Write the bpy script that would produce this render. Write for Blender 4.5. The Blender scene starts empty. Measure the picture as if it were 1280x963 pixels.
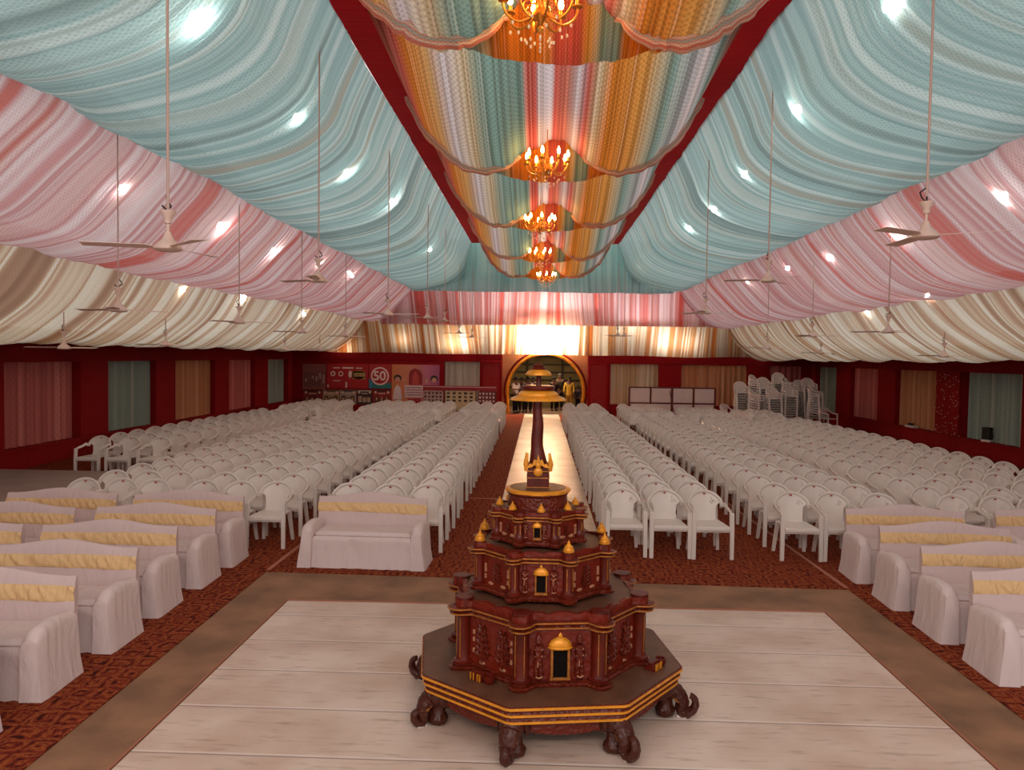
import bpy, math, random
import numpy as np
from mathutils import Matrix, Vector
random.seed(7); rng = np.random.default_rng(11)
PI = math.pi
C = bpy.context.scene.collection
sc = bpy.context.scene
# ------------------------------------------------------------------ camera
FPX, HC = 960.0, 2.6
PITCH, YAW, ROLL = math.radians(-2.14587), math.radians(-1.99723), math.radians(0.8)
cp, sp = math.cos(PITCH), math.sin(PITCH)
fw = np.array([math.sin(YAW)*cp, math.cos(YAW)*cp, sp])
rt = np.array([math.cos(YAW), -math.sin(YAW), 0.0])
up = np.cross(rt, fw)
r2 = math.cos(ROLL)*rt + math.sin(ROLL)*up
u2 = -math.sin(ROLL)*rt + math.cos(ROLL)*up
RM = np.array([r2, u2, -fw])
cam_d = bpy.data.cameras.new('camera'); cam = bpy.data.objects.new('camera', cam_d); C.objects.link(cam)
cam_d.sensor_width = 36.0; cam_d.lens = FPX*36.0/1280.0; cam_d.clip_end = 300
m4 = Matrix.Identity(4)
for i in range(3):
    m4[i][0], m4[i][1], m4[i][2] = r2[i], u2[i], -fw[i]
m4[2][3] = HC
cam.matrix_world = m4
sc.camera = cam
def ray(px, py): return RM.T @ np.array([(px-640)/FPX, -(py-481.5)/FPX, -1.0])
def on_floor(px, py, z=0.0):
    d = ray(px, py); t = (z-HC)/d[2]; return d[0]*t, d[1]*t
def at_y(px, py, Y):
    d = ray(px, py); t = Y/d[1]; return d[0]*t, Y, HC+d[2]*t
def at_x(px, py, X):
    d = ray(px, py); t = X/d[0]; return X, d[1]*t, HC+d[2]*t
def project(x, y, z):
    c = RM @ np.array([x, y, z-HC]); return 640+FPX*c[0]/-c[2], 481.5-FPX*c[1]/-c[2]
# ------------------------------------------------------------------ tagging
def tag(o, label=None, cat=None, group=None, kind=None):
    if label: o['label'] = label
    if cat: o['category'] = cat
    if group: o['group'] = group
    if kind: o['kind'] = kind
    return o
def empty(name, loc=(0, 0, 0), rz=0.0, label=None, cat=None, group=None):
    o = bpy.data.objects.new(name, None); C.objects.link(o)
    o.location = loc; o.rotation_euler = (0, 0, rz); o.empty_display_size = .1
    return tag(o, label, cat, group)
def copy_tree(o, kids, loc, rz=0.0, label=None, group=None):
    c = o.copy(); C.objects.link(c); c.location = loc; c.rotation_euler = (0, 0, rz)
    if label: c['label'] = label
    if group: c['group'] = group
    for k in kids.get(o.name, ()):
        d = k.copy(); C.objects.link(d); d.parent = c
        for g in kids.get(k.name, ()):
            e = g.copy(); C.objects.link(e); e.parent = d
    return c
def kid_map():
    m = {}
    for o in C.objects:
        if o.parent: m.setdefault(o.parent.name, []).append(o)
    return m
ORD = ['first','second','third','fourth','fifth','sixth','seventh','eighth','ninth','tenth','eleventh','twelfth','thirteenth','fourteenth','fifteenth','sixteenth','seventeenth','eighteenth','nineteenth','twentieth','twenty-first','twenty-second','twenty-third','twenty-fourth','twenty-fifth','twenty-sixth','twenty-seventh','twenty-eighth']
# ------------------------------------------------------------------ mesh builder
class MB:
    def __init__(s): s.v = []; s.f = []; s.uv = {}; s.M = None
    def pt(s, p):
        if s.M is not None: p = s.M @ Vector(p)
        s.v.append((p[0], p[1], p[2])); return len(s.v)-1
    def quad(s, *idx): s.f.append(tuple(idx))
    def box(s, c, d, rz=0.0, taper=1.0, bev=0.0):
        x, y, z = d[0]/2, d[1]/2, d[2]/2
        if bev > 0:
            b = min(bev, x*.9, y*.9, z*.9); rings = []
            for (zz, ins) in ((-z, b), (-z+b, 0), (z-b, 0), (z, b)):
                k = taper if zz > 0 else 1.0
                X, Y = (x-ins)*k, (y-ins)*k; e = b*.7 if ins == 0 else b*.5
                rings.append([(X-e, -Y, zz), (X, -Y+e, zz), (X, Y-e, zz), (X-e, Y, zz), (-X+e, Y, zz), (-X, Y-e, zz), (-X, -Y+e, zz), (-X+e, -Y, zz)])
            cz, sz = math.cos(rz), math.sin(rz)
            rr = [[(c[0]+p[0]*cz-p[1]*sz, c[1]+p[0]*sz+p[1]*cz, c[2]+p[2]) for p in r] for r in rings]
            s.loft(rr, True, True); return
        cz, sz = math.cos(rz), math.sin(rz); i = []
        for (a, b, e) in ((-1,-1,-1),(1,-1,-1),(1,1,-1),(-1,1,-1),(-1,-1,1),(1,-1,1),(1,1,1),(-1,1,1)):
            k = taper if e > 0 else 1.0
            px, py = a*x*k, b*y*k
            i.append(s.pt((c[0]+px*cz-py*sz, c[1]+px*sz+py*cz, c[2]+e*z)))
        for q in ((3,2,1,0),(4,5,6,7),(0,1,5,4),(1,2,6,5),(2,3,7,6),(3,0,4,7)): s.f.append(tuple(i[k] for k in q))
    def loft(s, rings, cap0=True, cap1=True, closed=True):
        ids = [[s.pt(p) for p in r] for r in rings]; n = len(rings[0])
        for a, b in zip(ids[:-1], ids[1:]):
            for k in range(n if closed else n-1):
                j = (k+1) % n; s.f.append((a[k], a[j], b[j], b[k]))
        if cap0: s.f.append(tuple(reversed(ids[0])))
        if cap1: s.f.append(tuple(ids[-1]))
    def lathe(s, prof, seg=16, c=(0, 0, 0), cap=True):
        s.loft([[(c[0]+r*math.cos(2*PI*k/seg), c[1]+r*math.sin(2*PI*k/seg), c[2]+z) for k in range(seg)] for r, z in prof], cap, cap)
    def tube(s, pts, rad, seg=8, flat=1.0, caps=True, upv=(0, 0, 1)):
        pts = [Vector(p) for p in pts]; n = len(pts)
        if not hasattr(rad, '__len__'): rad = [rad]*n
        rings = []; U = Vector(upv); a = None
        for i in range(n):
            t = (pts[min(i+1, n-1)]-pts[max(i-1, 0)]).normalized()
            if a is None:
                a = U - t*U.dot(t)
                if a.length < .2: a = Vector((0, 1, 0)) - t*t.y
            else: a = a - t*a.dot(t)
            a.normalize(); b = t.cross(a)
            rings.append([pts[i]+(a*math.cos(2*PI*k/seg)+b*math.sin(2*PI*k/seg)*flat)*rad[i] for k in range(seg)])
        s.loft(rings, caps, caps)
    def grid(s, fn, nu, nv, uvfn=None, closed_u=False, skip=None):
        base = len(s.v)
        for j in range(nv+1):
            for i in range(nu+1):
                s.pt(fn(i/nu, j/nv))
        for j in range(nv):
            for i in range(nu):
                if skip and skip(i, j): continue
                a = base+j*(nu+1)+i
                s.f.append((a, a+1, a+nu+2, a+nu+1))
    def sphere(s, c, r, seg=12, rings=8):
        if not hasattr(r, '__len__'): r = (r, r, r)
        R = []
        for j in range(1, rings):
            a = PI*j/rings
            R.append([(c[0]+r[0]*math.sin(a)*math.cos(2*PI*k/seg), c[1]+r[1]*math.sin(a)*math.sin(2*PI*k/seg), c[2]-r[2]*math.cos(a)) for k in range(seg)])
        b = len(s.v); s.loft(R, False, False)
        i0 = s.pt((c[0], c[1], c[2]-r[2])); i1 = s.pt((c[0], c[1], c[2]+r[2])); L = b+(rings-2)*seg
        for k in range(seg):
            j = (k+1) % seg; s.f.append((i0, b+j, b+k)); s.f.append((i1, L+k, L+j))
    def prism(s, poly, y0, y1):            # polygon in x,z extruded along y
        a = [s.pt((p[0], y0, p[1])) for p in poly]; b = [s.pt((p[0], y1, p[1])) for p in poly]; n = len(poly)
        s.f.append(tuple(a)); s.f.append(tuple(reversed(b)))
        for k in range(n):
            j = (k+1) % n; s.f.append((a[j], a[k], b[k], b[j]))
    def mesh(s, name, mat, smooth=True, uv=None):
        me = bpy.data.meshes.new(name); me.from_pydata(s.v, [], s.f); me.update()
        me.materials.append(mat)
        if smooth:
            me.polygons.foreach_set('use_smooth', [True]*len(me.polygons))
            if hasattr(me, 'set_sharp_from_angle'): me.set_sharp_from_angle(angle=math.radians(38))
        if uv is not None:
            l = me.uv_layers.new(name='UVMap'); vi = np.zeros(len(me.loops), dtype=np.int32)
            me.loops.foreach_get('vertex_index', vi); l.data.foreach_set('uv', np.asarray(uv, dtype=np.float32)[vi].ravel())
        return me
    def build(s, name, mat, parent=None, smooth=True, uv=None, loc=None, rz=None):
        o = bpy.data.objects.new(name, s.mesh(name, mat, smooth, uv)); C.objects.link(o)
        if parent is not None: o.parent = parent
        if loc is not None: o.location = loc
        if rz is not None: o.rotation_euler = (0, 0, rz)
        return o
def smooth_poly(pts, n):
    p = np.array(pts, float); m = len(p)
    q = np.vstack([2*p[0]-p[1], p, 2*p[-1]-p[-2]]); out = []
    L = np.concatenate([[0], np.cumsum(np.linalg.norm(np.diff(p, axis=0), axis=1))])
    for s_ in np.linspace(0, L[-1], n):
        k = min(int(np.searchsorted(L, s_, 'right'))-1, m-2); t = (s_-L[k])/max(L[k+1]-L[k], 1e-9)
        a, b, c_, d = q[k], q[k+1], q[k+2], q[k+3]
        out.append(.5*((2*b)+(-a+c_)*t+(2*a-5*b+4*c_-d)*t*t+(-a+3*b-3*c_+d)*t**3))
    return np.array(out)
def noise1(seed, n=4096):
    r = np.random.default_rng(seed).uniform(-1, 1, n)
    def f(x):
        x = np.asarray(x, float); i = np.floor(x).astype(int); t = x-i; t = t*t*(3-2*t)
        return r[i % n]*(1-t)+r[(i+1) % n]*t
    return f
# ------------------------------------------------------------------ materials
def lin(c):
    return tuple(((v/255.0)/12.92 if v/255.0 <= .04045 else ((v/255.0+.055)/1.055)**2.4) for v in c)+(1.0,)
class NT:
    def __init__(s, name):
        s.m = bpy.data.materials.new(name); s.m.use_nodes = True; s.t = s.m.node_tree; s.t.nodes.clear()
        s.out = s.t.nodes.new('ShaderNodeOutputMaterial')
    def n(s, typ, **kw):
        o = s.t.nodes.new('ShaderNode'+typ)
        for k, v in kw.items():
            if k == 'ins':
                for a, b in v.items():
                    if hasattr(b, 'is_output'): s.t.links.new(b, o.inputs[a])
                    else: o.inputs[a].default_value = b
            else: setattr(o, k, v)
        return o
    def math(s, op, a, b=0.0, clamp=False):
        o = s.t.nodes.new('ShaderNodeMath'); o.operation = op; o.use_clamp = clamp
        for i, v in enumerate((a, b)):
            if hasattr(v, 'is_output'): s.t.links.new(v, o.inputs[i])
            else: o.inputs[i].default_value = v
        return o.outputs[0]
    def ramp(s, fac, stops, interp='LINEAR'):
        o = s.t.nodes.new('ShaderNodeValToRGB'); o.color_ramp.interpolation = interp
        e = o.color_ramp.elements
        while len(e) < len(stops): e.new(.5)
        for k, (p, c) in enumerate(stops): e[k].position = p; e[k].color = lin(c) if len(c) == 3 else c
        s.t.links.new(fac, o.inputs[0]); return o.outputs[0]
    def mix(s, fac, a, b, blend='MIX'):
        o = s.t.nodes.new('ShaderNodeMix'); o.data_type = 'RGBA'; o.blend_type = blend
        for k, v in ((0, fac), (6, a), (7, b)):
            if hasattr(v, 'is_output'): s.t.links.new(v, o.inputs[k])
            else: o.inputs[k].default_value = v
        return o.outputs[2]
    def done(s, sh): s.t.links.new(sh, s.out.inputs[0]); return s.m
def simple(name, rgb, rough=.5, metal=0.0, noise=0.0, nscale=8.0, bump=0.0, bscale=40.0, spec=.5, rgb2=None):
    t = NT(name); col = lin(rgb)
    b = t.n('BsdfPrincipled', ins={'Roughness': rough, 'Metallic': metal, 'Specular IOR Level': spec, 'Base Color': col})
    if noise > 0 or rgb2:
        tc = t.n('TexCoord'); nz = t.n('TexNoise', ins={'Vector': tc.outputs['Object'], 'Scale': nscale, 'Detail': 4.0})
        c2 = lin(rgb2) if rgb2 else tuple(v*(1-noise) for v in col[:3])+(1,)
        f = t.ramp(nz.outputs[0], [(.35, (0, 0, 0)), (.65, (255, 255, 255))])
        t.t.links.new(t.mix(f, col, c2), b.inputs['Base Color'])
    if bump > 0:
        tc = t.n('TexCoord'); nz = t.n('TexNoise', ins={'Vector': tc.outputs['Object'], 'Scale': bscale, 'Detail': 3.0})
        bp = t.n('Bump', ins={'Strength': bump, 'Distance': .02, 'Height': nz.outputs[0]}); t.t.links.new(bp.outputs[0], b.inputs['Normal'])
    return t.done(b.outputs[0])
def emitter(name, rgb, strength):
    t = NT(name); e = t.n('Emission', ins={'Color': lin(rgb), 'Strength': strength}); return t.done(e.outputs[0])
def cloth(name, stops, scale, seed, net=.05, trans=.55, holes=.10, satin=.0, netdark=.8, bump=.7):
    """sheer netted cloth; stripes of dye run along v, change along u (uv in metres)"""
    t = NT(name); uv = t.n('UVMap'); sx = t.n('SeparateXYZ', ins={0: uv.outputs[0]}); U, V = sx.outputs[0], sx.outputs[1]
    nz = t.n('TexNoise', noise_dimensions='1D', ins={'W': t.math('ADD', t.math('MULTIPLY', U, scale), seed*7.3), 'Scale': 1.0, 'Detail': 1.8, 'Roughness': .6})
    col = t.ramp(nz.outputs[0], stops)
    k = 2*PI/net
    a = t.math('SINE', t.math('MULTIPLY', U, k)); b = t.math('SINE', t.math('MULTIPLY', V, k*.5))
    pat = t.math('MULTIPLY', a, b); hole = t.math('GREATER_THAN', pat, .25)
    col2 = t.mix(hole, col, t.mix(1.0, col, (netdark, netdark*1.01, netdark*1.02, 1), 'MULTIPLY'))
    nb = t.n('TexNoise', noise_dimensions='1D', ins={'W': t.math('MULTIPLY', U, 7.0), 'Scale': 1.0, 'Detail': 3.0, 'Roughness': .65})
    bp = t.n('Bump', ins={'Strength': bump, 'Distance': .05, 'Height': nb.outputs[0]})
    d = t.n('BsdfDiffuse', ins={'Color': col2, 'Normal': bp.outputs[0]}); tr = t.n('BsdfTranslucent', ins={'Color': col2, 'Normal': bp.outputs[0]})
    m1 = t.n('MixShader', ins={0: trans, 1: d.outputs[0], 2: tr.outputs[0]})
    g = t.n('BsdfGlossy', ins={'Color': (1, 1, 1, 1), 'Roughness': .38})
    m2 = t.n('MixShader', ins={0: satin, 1: m1.outputs[0], 2: g.outputs[0]})
    tp = t.n('BsdfTransparent', ins={'Color': (1, 1, 1, 1)})
    f = t.math('ADD', t.math('MULTIPLY', hole, holes*.6), holes*.7)
    m3 = t.n('MixShader', ins={0: f, 1: m2.outputs[0], 2: tp.outputs[0]})
    return t.done(m3.outputs[0])
# ------------------------------------------------------------------ shared materials
def mat_carpet():
    t = NT('carpet_pile'); tc = t.n('TexCoord'); P = tc.outputs['Object']
    wob = t.n('TexNoise', ins={'Vector': P, 'Scale': 5.0, 'Detail': 3.0})
    pv = t.n('VectorMath', operation='MULTIPLY_ADD', ins={0: wob.outputs[1], 1: (.16, .16, 0), 2: P})
    mp = t.n('Mapping', ins={'Vector': pv.outputs[0], 'Scale': (3.6, 3.6, 1), 'Rotation': (0, 0, .78)})
    v = t.n('TexVoronoi', distance='MANHATTAN', ins={'Vector': mp.outputs[0], 'Scale': 1.0, 'Randomness': .12})
    ring = t.math('SINE', t.math('MULTIPLY', v.outputs['Distance'], 17.0))
    n2 = t.n('TexNoise', ins={'Vector': P, 'Scale': 9.0, 'Detail': 5.0, 'Roughness': .7})
    n3 = t.n('TexNoise', ins={'Vector': P, 'Scale': 60.0, 'Detail': 2.0})
    f = t.math('ADD', t.math('MULTIPLY', ring, .16), t.math('ADD', n2.outputs[0], t.math('MULTIPLY', n3.outputs[0], .3)))
    col = t.ramp(f, [(.40, (50, 20, 16)), (.52, (112, 40, 27)), (.64, (128, 50, 31)), (.76, (156, 84, 44)), (.88, (104, 38, 28))])
    b = t.n('BsdfPrincipled', ins={'Base Color': col, 'Roughness': .95, 'Specular IOR Level': .1})
    bp = t.n('Bump', ins={'Strength': .5, 'Distance': .01, 'Height': n3.outputs[0]}); t.t.links.new(bp.outputs[0], b.inputs['Normal'])
    return t.done(b.outputs[0])
def mat_mat(name, base, rough, seam_y, scuff=.5, seam_x=0.0):
    t = NT(name); tc = t.n('TexCoord'); P = tc.outputs['Object']; s = t.n('SeparateXYZ', ins={0: P})
    fy = t.math('FRACT', t.math('DIVIDE', t.math('ADD', s.outputs[1], 50.0), seam_y))
    seam = t.math('LESS_THAN', fy, .018)
    seam2 = t.math('LESS_THAN', t.math('ABSOLUTE', t.math('SUBTRACT', fy, .04)), .018)
    mp = t.n('Mapping', ins={'Vector': P, 'Scale': (1.2, 9.0, 1)})
    nz = t.n('TexNoise', ins={'Vector': mp.outputs[0], 'Scale': 2.2, 'Detail': 6.0, 'Roughness': .7})
    nb = t.n('TexNoise', ins={'Vector': P, 'Scale': 1.3, 'Detail': 3.0})
    c1 = t.mix(t.ramp(nb.outputs[0], [(.35, (0, 0, 0)), (.7, (255, 255, 255))]), lin(base), lin((int(base[0]*.88), int(base[1]*.82), int(base[2]*.78))))
    c2 = t.mix(t.math('MULTIPLY', t.ramp(nz.outputs[0], [(.54, (0, 0, 0)), (.76, (255, 255, 255))]), scuff), c1, lin((132, 100, 82)))
    c3 = t.mix(t.math('MULTIPLY', seam, .75), c2, lin((120, 100, 90)))
    c4 = t.mix(t.math('MULTIPLY', seam2, .5), c3, lin((240, 228, 220)))
    b = t.n('BsdfPrincipled', ins={'Base Color': c4, 'Roughness': rough, 'Specular IOR Level': .5 if rough > .4 else .9})
    bp = t.n('Bump', ins={'Strength': .25 if rough > .4 else .12, 'Distance': .006, 'Height': nz.outputs[0]}); t.t.links.new(bp.outputs[0], b.inputs['Normal'])
    return t.done(b.outputs[0])
def mat_redcloth(name, axis, rgb=(150, 4, 12), sequin=False):
    t = NT(name); tc = t.n('TexCoord'); P = tc.outputs['Object']; s = t.n('SeparateXYZ', ins={0: P})
    nz = t.n('TexNoise', noise_dimensions='1D', ins={'W': s.outputs[axis], 'Scale': 9.0, 'Detail': 3.0})
    nb = t.n('TexNoise', ins={'Vector': P, 'Scale': .6, 'Detail': 2.0})
    col = t.mix(nb.outputs[0], lin(rgb), lin((int(rgb[0]*.8), int(rgb[1]*.6), int(rgb[2]*.7))))
    b = t.n('BsdfPrincipled', ins={'Base Color': col, 'Roughness': .8, 'Specular IOR Level': .2})
    if sequin:
        v = t.n('TexVoronoi', ins={'Vector': P, 'Scale': 9.0}); d = t.math('LESS_THAN', v.outputs['Distance'], .16)
        t.t.links.new(t.mix(d, col, lin((255, 225, 200))), b.inputs['Base Color'])
        t.t.links.new(t.math('SUBTRACT', .8, t.math('MULTIPLY', d, .55)), b.inputs['Roughness'])
    bp = t.n('Bump', ins={'Strength': .5, 'Distance': .03, 'Height': nz.outputs[0]}); t.t.links.new(bp.outputs[0], b.inputs['Normal'])
    return t.done(b.outputs[0])
M = {}
M['carpet'] = mat_carpet()
M['mat'] = mat_mat('mat_vinyl', (226, 206, 192), .42, .66, .8)
M['runner'] = mat_mat('runner_vinyl', (226, 208, 184), .31, 1.05, .35)
M['concrete'] = simple('floor_concrete', (158, 116, 86), .8, noise=.4, nscale=2.2, bump=.15, bscale=30)
M['greyfloor'] = simple('platform_cloth', (168, 146, 136), .9, noise=.12, nscale=3)
M['tape'] = simple('tape', (176, 112, 88), .8)
M['redY'] = mat_redcloth('red_wall_cloth_side', 1); M['redX'] = mat_redcloth('red_wall_cloth_back', 0)
M['sequin'] = mat_redcloth('red_sequin_cloth', 1, sequin=True)
M['beam'] = mat_redcloth('red_beam_cloth', 1, (222, 8, 30))
M['gold'] = simple('gold_paint', (238, 156, 40), .34, .25, noise=.25, nscale=14, bump=.12, bscale=60)
M['wood'] = simple('mahogany', (98, 26, 13), .34, 0, spec=.35, noise=.4, nscale=9, bump=.12, bscale=24)
M['white'] = simple('white_plastic', (226, 214, 208), .42, noise=.05, nscale=3)
M['white_chair'] = simple('chair_plastic', (228, 219, 211), .32, noise=.06, nscale=4)
M['whitemetal'] = simple('white_enamel', (222, 196, 184), .35)
M['black'] = simple('black_plastic', (16, 14, 14), .5)
M['rod'] = simple('rod_paint', (196, 168, 158), .5)
def structure(o): o['kind'] = 'structure'; return o
# ------------------------------------------------------------------ floor coverings
mb = MB(); mb.box((.45, 17, -.05), (26, 48, .1)); structure(mb.build('floor', M['concrete'], smooth=False))
XL, XR, YB = -11.2, 12.1, 34.5
def slab(name, poly, z0, z1, mat):
    m = MB(); a = [m.pt((p[0], p[1], z0)) for p in poly]; b = [m.pt((p[0], p[1], z1)) for p in poly]; n = len(poly)
    m.f.append(tuple(b)); m.f.append(tuple(reversed(a)))
    for k in range(n):
        j = (k+1) % n; m.f.append((a[k], a[j], b[j], b[k]))
    return m.build(name, mat, smooth=False)
cp_ = slab('carpet', [(-7.3, -2), (-3.06, -2), (-3.2, 8.92), (3.55, 8.76), (3.62, -2), (XR-.02, -2), (XR-.02, 34.4), (XL+.02, 34.4), (XL+.02, 15.0), (-7.3, 15.0)], .001, .009, M['carpet'])
tag(cp_, 'red patterned carpet under all the white chairs and covered sofas', 'carpet')
tp = slab('carpet_tape', [(-3.22, 8.98), (-3.17, 8.98), (-3.02, 34.2), (-3.07, 34.2)], .0095, .0115, M['tape'])
tag(tp, 'pale tape strip along the carpet seam behind the white sofa, poster side', 'tape', 'carpet seam tapes')
tp = slab('carpet_tape', [(3.52, 8.8), (3.57, 8.8), (2.98, 34.2), (2.93, 34.2)], .0095, .0115, M['tape'])
tag(tp, 'pale tape strip along the carpet seam on the stacked-chair side of the hall', 'tape', 'carpet seam tapes')
tp = slab('carpet_tape', [(-1.3, 13.82), (-.66, 13.82), (-.66, 13.87), (-1.3, 13.87)], .0095, .0115, M['tape'])
tag(tp, 'short pale tape strip across the carpet aisle beside the white runner', 'tape', 'carpet seam tapes')
m_ = slab('floor_mat', [(-2.63, -1.5), (2.91, -1.5), (2.97, 7.92), (-2.59, 7.87)], .001, .008, M['mat'])
tag(m_, 'large scuffed white vinyl mat under the carved tower on bare concrete', 'mat')
bm_ = MB(); bm_.tube([(-2.65, -1.5, .008), (-2.61, 7.89, .008), (2.99, 7.94, .008), (2.93, -1.5, .008)], .008, 6)
bo = bm_.build('mat_edging', M['tape'], m_); bo['label'] = 'thin brown edging tape'
r_ = slab('aisle_runner', [(-.63, 8.95), (.9, 8.88), (.91, 34.45), (-.62, 34.45)], .0096, .016, M['runner'])
tag(r_, 'glossy white runner down the centre aisle to the golden arch', 'runner')
pf = slab('side_platform', [(XL+.02, -2), (-7.32, -2), (-7.32, 14.98), (XL+.02, 14.98)], .0, .19, M['greyfloor'])
tag(pf, 'low grey cloth-covered platform by the pink curtained wall', 'platform')
# ------------------------------------------------------------------ walls
ZT = 2.95
def side_wall(name, X, s, wins, mat):
    m = MB(); t = .45                       # s = +1 for the wall at positive x: recess goes outwards
    m.box((X+s*(t+.06), 16.5, ZT/2), (.12, 37.2, ZT))
    m.box((X+s*t/2, 16.5, .225), (t, 37.2, .45)); m.box((X+s*t/2, 16.5, (2.33+ZT)/2), (t, 37.2, ZT-2.33))
    edges = [-2.1]+[e for w in wins for e in w]+[35.1]
    for a, b in zip(edges[::2], edges[1::2]): m.box((X+s*t/2, (a+b)/2, 1.39), (t, b-a, 1.88))
    m.box((X-s*.02, 16.5, 2.36), (.06, 37.2, .06)); m.box((X-s*.02, 16.5, .44), (.06, 37.2, .05))
    return structure(m.build(name, mat, smooth=False))
WL = [(7.9, 10.6), (11.8, 14.5), (15.7, 18.4), (19.6, 22.1), (23.3, 26.2), (27.4, 29.95), (31.4, 33.9)]
WR = [(7.9, 10.6), (11.8, 14.5), (15.7, 18.4), (19.65, 22.4), (23.75, 26.5), (27.85, 30.3), (31.7, 34.1)]
side_wall('wall_left', XL, -1, WL, M['redY']); side_wall('wall_right', XR, 1, WR, M['redY'])
m = MB(); m.box((XR-.03, 23.08, 1.4), (.05, 1.3, 1.86), bev=.01)
tag(m.build('sequin_panel', M['sequin']), 'red sequinned cloth panel between orange and teal curtains by the black speaker', 'wall hanging')
CT = {'pink': cloth('curtain_pink', [(.3, (226, 136, 130)), (.5, (206, 116, 112)), (.7, (236, 152, 142))], 3.0, 1, .08, .25, .0, netdark=.9),
      'teal': cloth('curtain_teal', [(.3, (180, 198, 188)), (.5, (156, 176, 166)), (.7, (200, 210, 198))], 3.0, 2, .08, .25, .0, netdark=.9),
      'orange': cloth('curtain_orange', [(.3, (220, 160, 120)), (.5, (206, 142, 102)), (.7, (228, 176, 136))], 3.0, 3, .08, .25, .0, netdark=.9),
      'beige': cloth('curtain_beige', [(.3, (222, 206, 176)), (.5, (200, 168, 124)), (.7, (232, 222, 198))], 3.0, 4, .08, .25, .0, netdark=.9),
      'grey': cloth('curtain_grey', [(.3, (214, 208, 192)), (.5, (190, 182, 164)), (.7, (228, 222, 208))], 3.0, 5, .08, .25, .0, netdark=.9)}
def curtain(p0, p1, z0, z1, mat, nrm, label, seed):
    nf = noise1(seed); L = math.hypot(p1[0]-p0[0], p1[1]-p0[1]); nu, nv = int(L/.035), 6
    m = MB(); uv = []
    def fn(u, v):
        s_ = u*L; d = .035*math.sin(s_*24+2*float(nf(s_*2)))+.03*float(nf(s_*3+9))*(1-.4*v)
        uv.append((s_, v*(z1-z0)))
        return (p0[0]+(p1[0]-p0[0])*u+nrm[0]*d, p0[1]+(p1[1]-p0[1])*u+nrm[1]*d, z0+(z1-z0)*v)
    m.grid(fn, nu, nv); o = m.build('curtain', mat, uv=uv)
    return tag(o, label, 'curtain', 'curtains in the wall bays')
lc = ['teal', 'orange', 'pink', 'teal', 'orange', 'pink', 'teal']
lcl = {2: 'pink curtain in the red wall bay above the grey platform', 3: 'teal curtain in the red wall bay next to the large pink one, poster side', 4: 'orange curtain in the wall bay on the poster side of the hall',
       5: 'narrow pink curtain between orange and teal curtains, poster side wall', 6: 'teal curtain in the last side-wall bay before the posters'}
for i, (a, b) in enumerate(WL):
    if i < 2: continue
    curtain((XL-.2, a+.01), (XL-.2, b-.01), .46, 2.32, CT[lc[i]], (1, 0), lcl[i], 30+i)
rc = [0, 0, 'pink', 'teal', 'orange', 'pink', 'teal']
rcl = {3: 'teal curtain in the wall bay behind the black speaker', 4: 'orange curtain in the wall bay next to the sequinned panel',
       5: 'pink curtain in the side-wall bay between orange curtain and chair stacks', 6: 'teal curtain in the corner behind the chair stacks'}
for i, (a, b) in enumerate(WR):
    if i < 3: continue
    curtain((XR+.2, a+.01), (XR+.2, b-.01), .46, 2.32, CT[rc[i]], (-1, 0), rcl[i], 50+i)
# back wall: red boxes with bays, arch panel in the middle
bays = [(-4.27, -2.66), (3.2, 5.35), (6.35, 9.25), (10.25, 11.65)]
m = MB(); t = .35
for (a, b) in ((XL-.1, -1.65), (2.19, XR+.1)): m.box(((a+b)/2, YB+t+.06, ZT/2), (b-a, .12, ZT)); m.box(((a+b)/2, YB+t/2, (2.33+ZT)/2), (b-a, t, ZT-2.33)); m.box(((a+b)/2, YB+t/2, .25), (b-a, t, .5))
for (a, b) in ((XL-.1, -4.27), (-2.66, -1.65), (2.19, 3.2), (5.35, 6.35), (9.25, 10.25), (11.65, XR+.1)): m.box(((a+b)/2, YB+t/2, 1.4), (b-a, t, 1.9))
structure(m.build('wall_back', M['redX'], smooth=False))
for (a, b), c, l in zip(bays, ('grey', 'beige', 'orange', 'pink'), ('grey-white curtain on the back wall between pink poster and lattice panel', 'beige curtain on the back wall behind the white display boards', 'wide orange curtain on the back wall above white display boards', 'dark pink curtain on the back wall behind the chair stacks')):
    curtain((a+.01, YB+.12), (b-.01, YB+.12), .51, 2.32, CT[c], (0, -1), l, 70+int(a*3) % 20)
# lattice panels
def lattice(cx, w, label):
    root = empty('lattice_panel', (cx, YB-.06, .02), 0, label, 'panel', 'red lattice panels beside the arch')
    m = MB(); h = 2.36
    for x in (-w/2+.05, w/2-.05): m.box((x, 0, h/2), (.1, .08, h), bev=.01)
    for z in (.06, h-.06): m.box((0, 0, z), (w, .075, .12), bev=.01)
    m.build('frame', M['redX'], root)
    m = MB(); a0, z0 = -w/2+.1, .12; n = max(3, int((w-.2)/.11)); dx = (w-.2)/n; nz = int((h-.24)/.11); dz = (h-.24)/nz
    for i in range(n):
        for j in range(nz):
            m.lathe([(.058, -.012), (.058, .012), (.03, .012), (.03, -.012), (.058, -.012)], 8, cap=False, c=(0, 0, 0)) if False else None
            x, z = a0+(i+.5)*dx, z0+(j+.5)*dz; R = []
            for (r, y) in ((.056, -.012), (.056, .012), (.032, .012), (.032, -.012), (.056, -.012)):
                R.append([(x+r*math.cos(2*PI*k/8), y, z+r*math.sin(2*PI*k/8)) for k in range(8)])
            m.loft(R, False, False)
    m.build('lattice', M['lattice'], root)
    m = MB(); m.box((0, .03, h/2), (w-.16, .01, h-.2)); m.build('backing', M['redX'], root)
M['lattice'] = simple('lattice_red', (170, 30, 30), .6)
lattice(-2.13, .92, 'tall red lattice panel beside the arch, next to the poster stand')
lattice(2.65, .9, 'tall red lattice panel beside the arch, next to the beige curtain')
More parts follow.
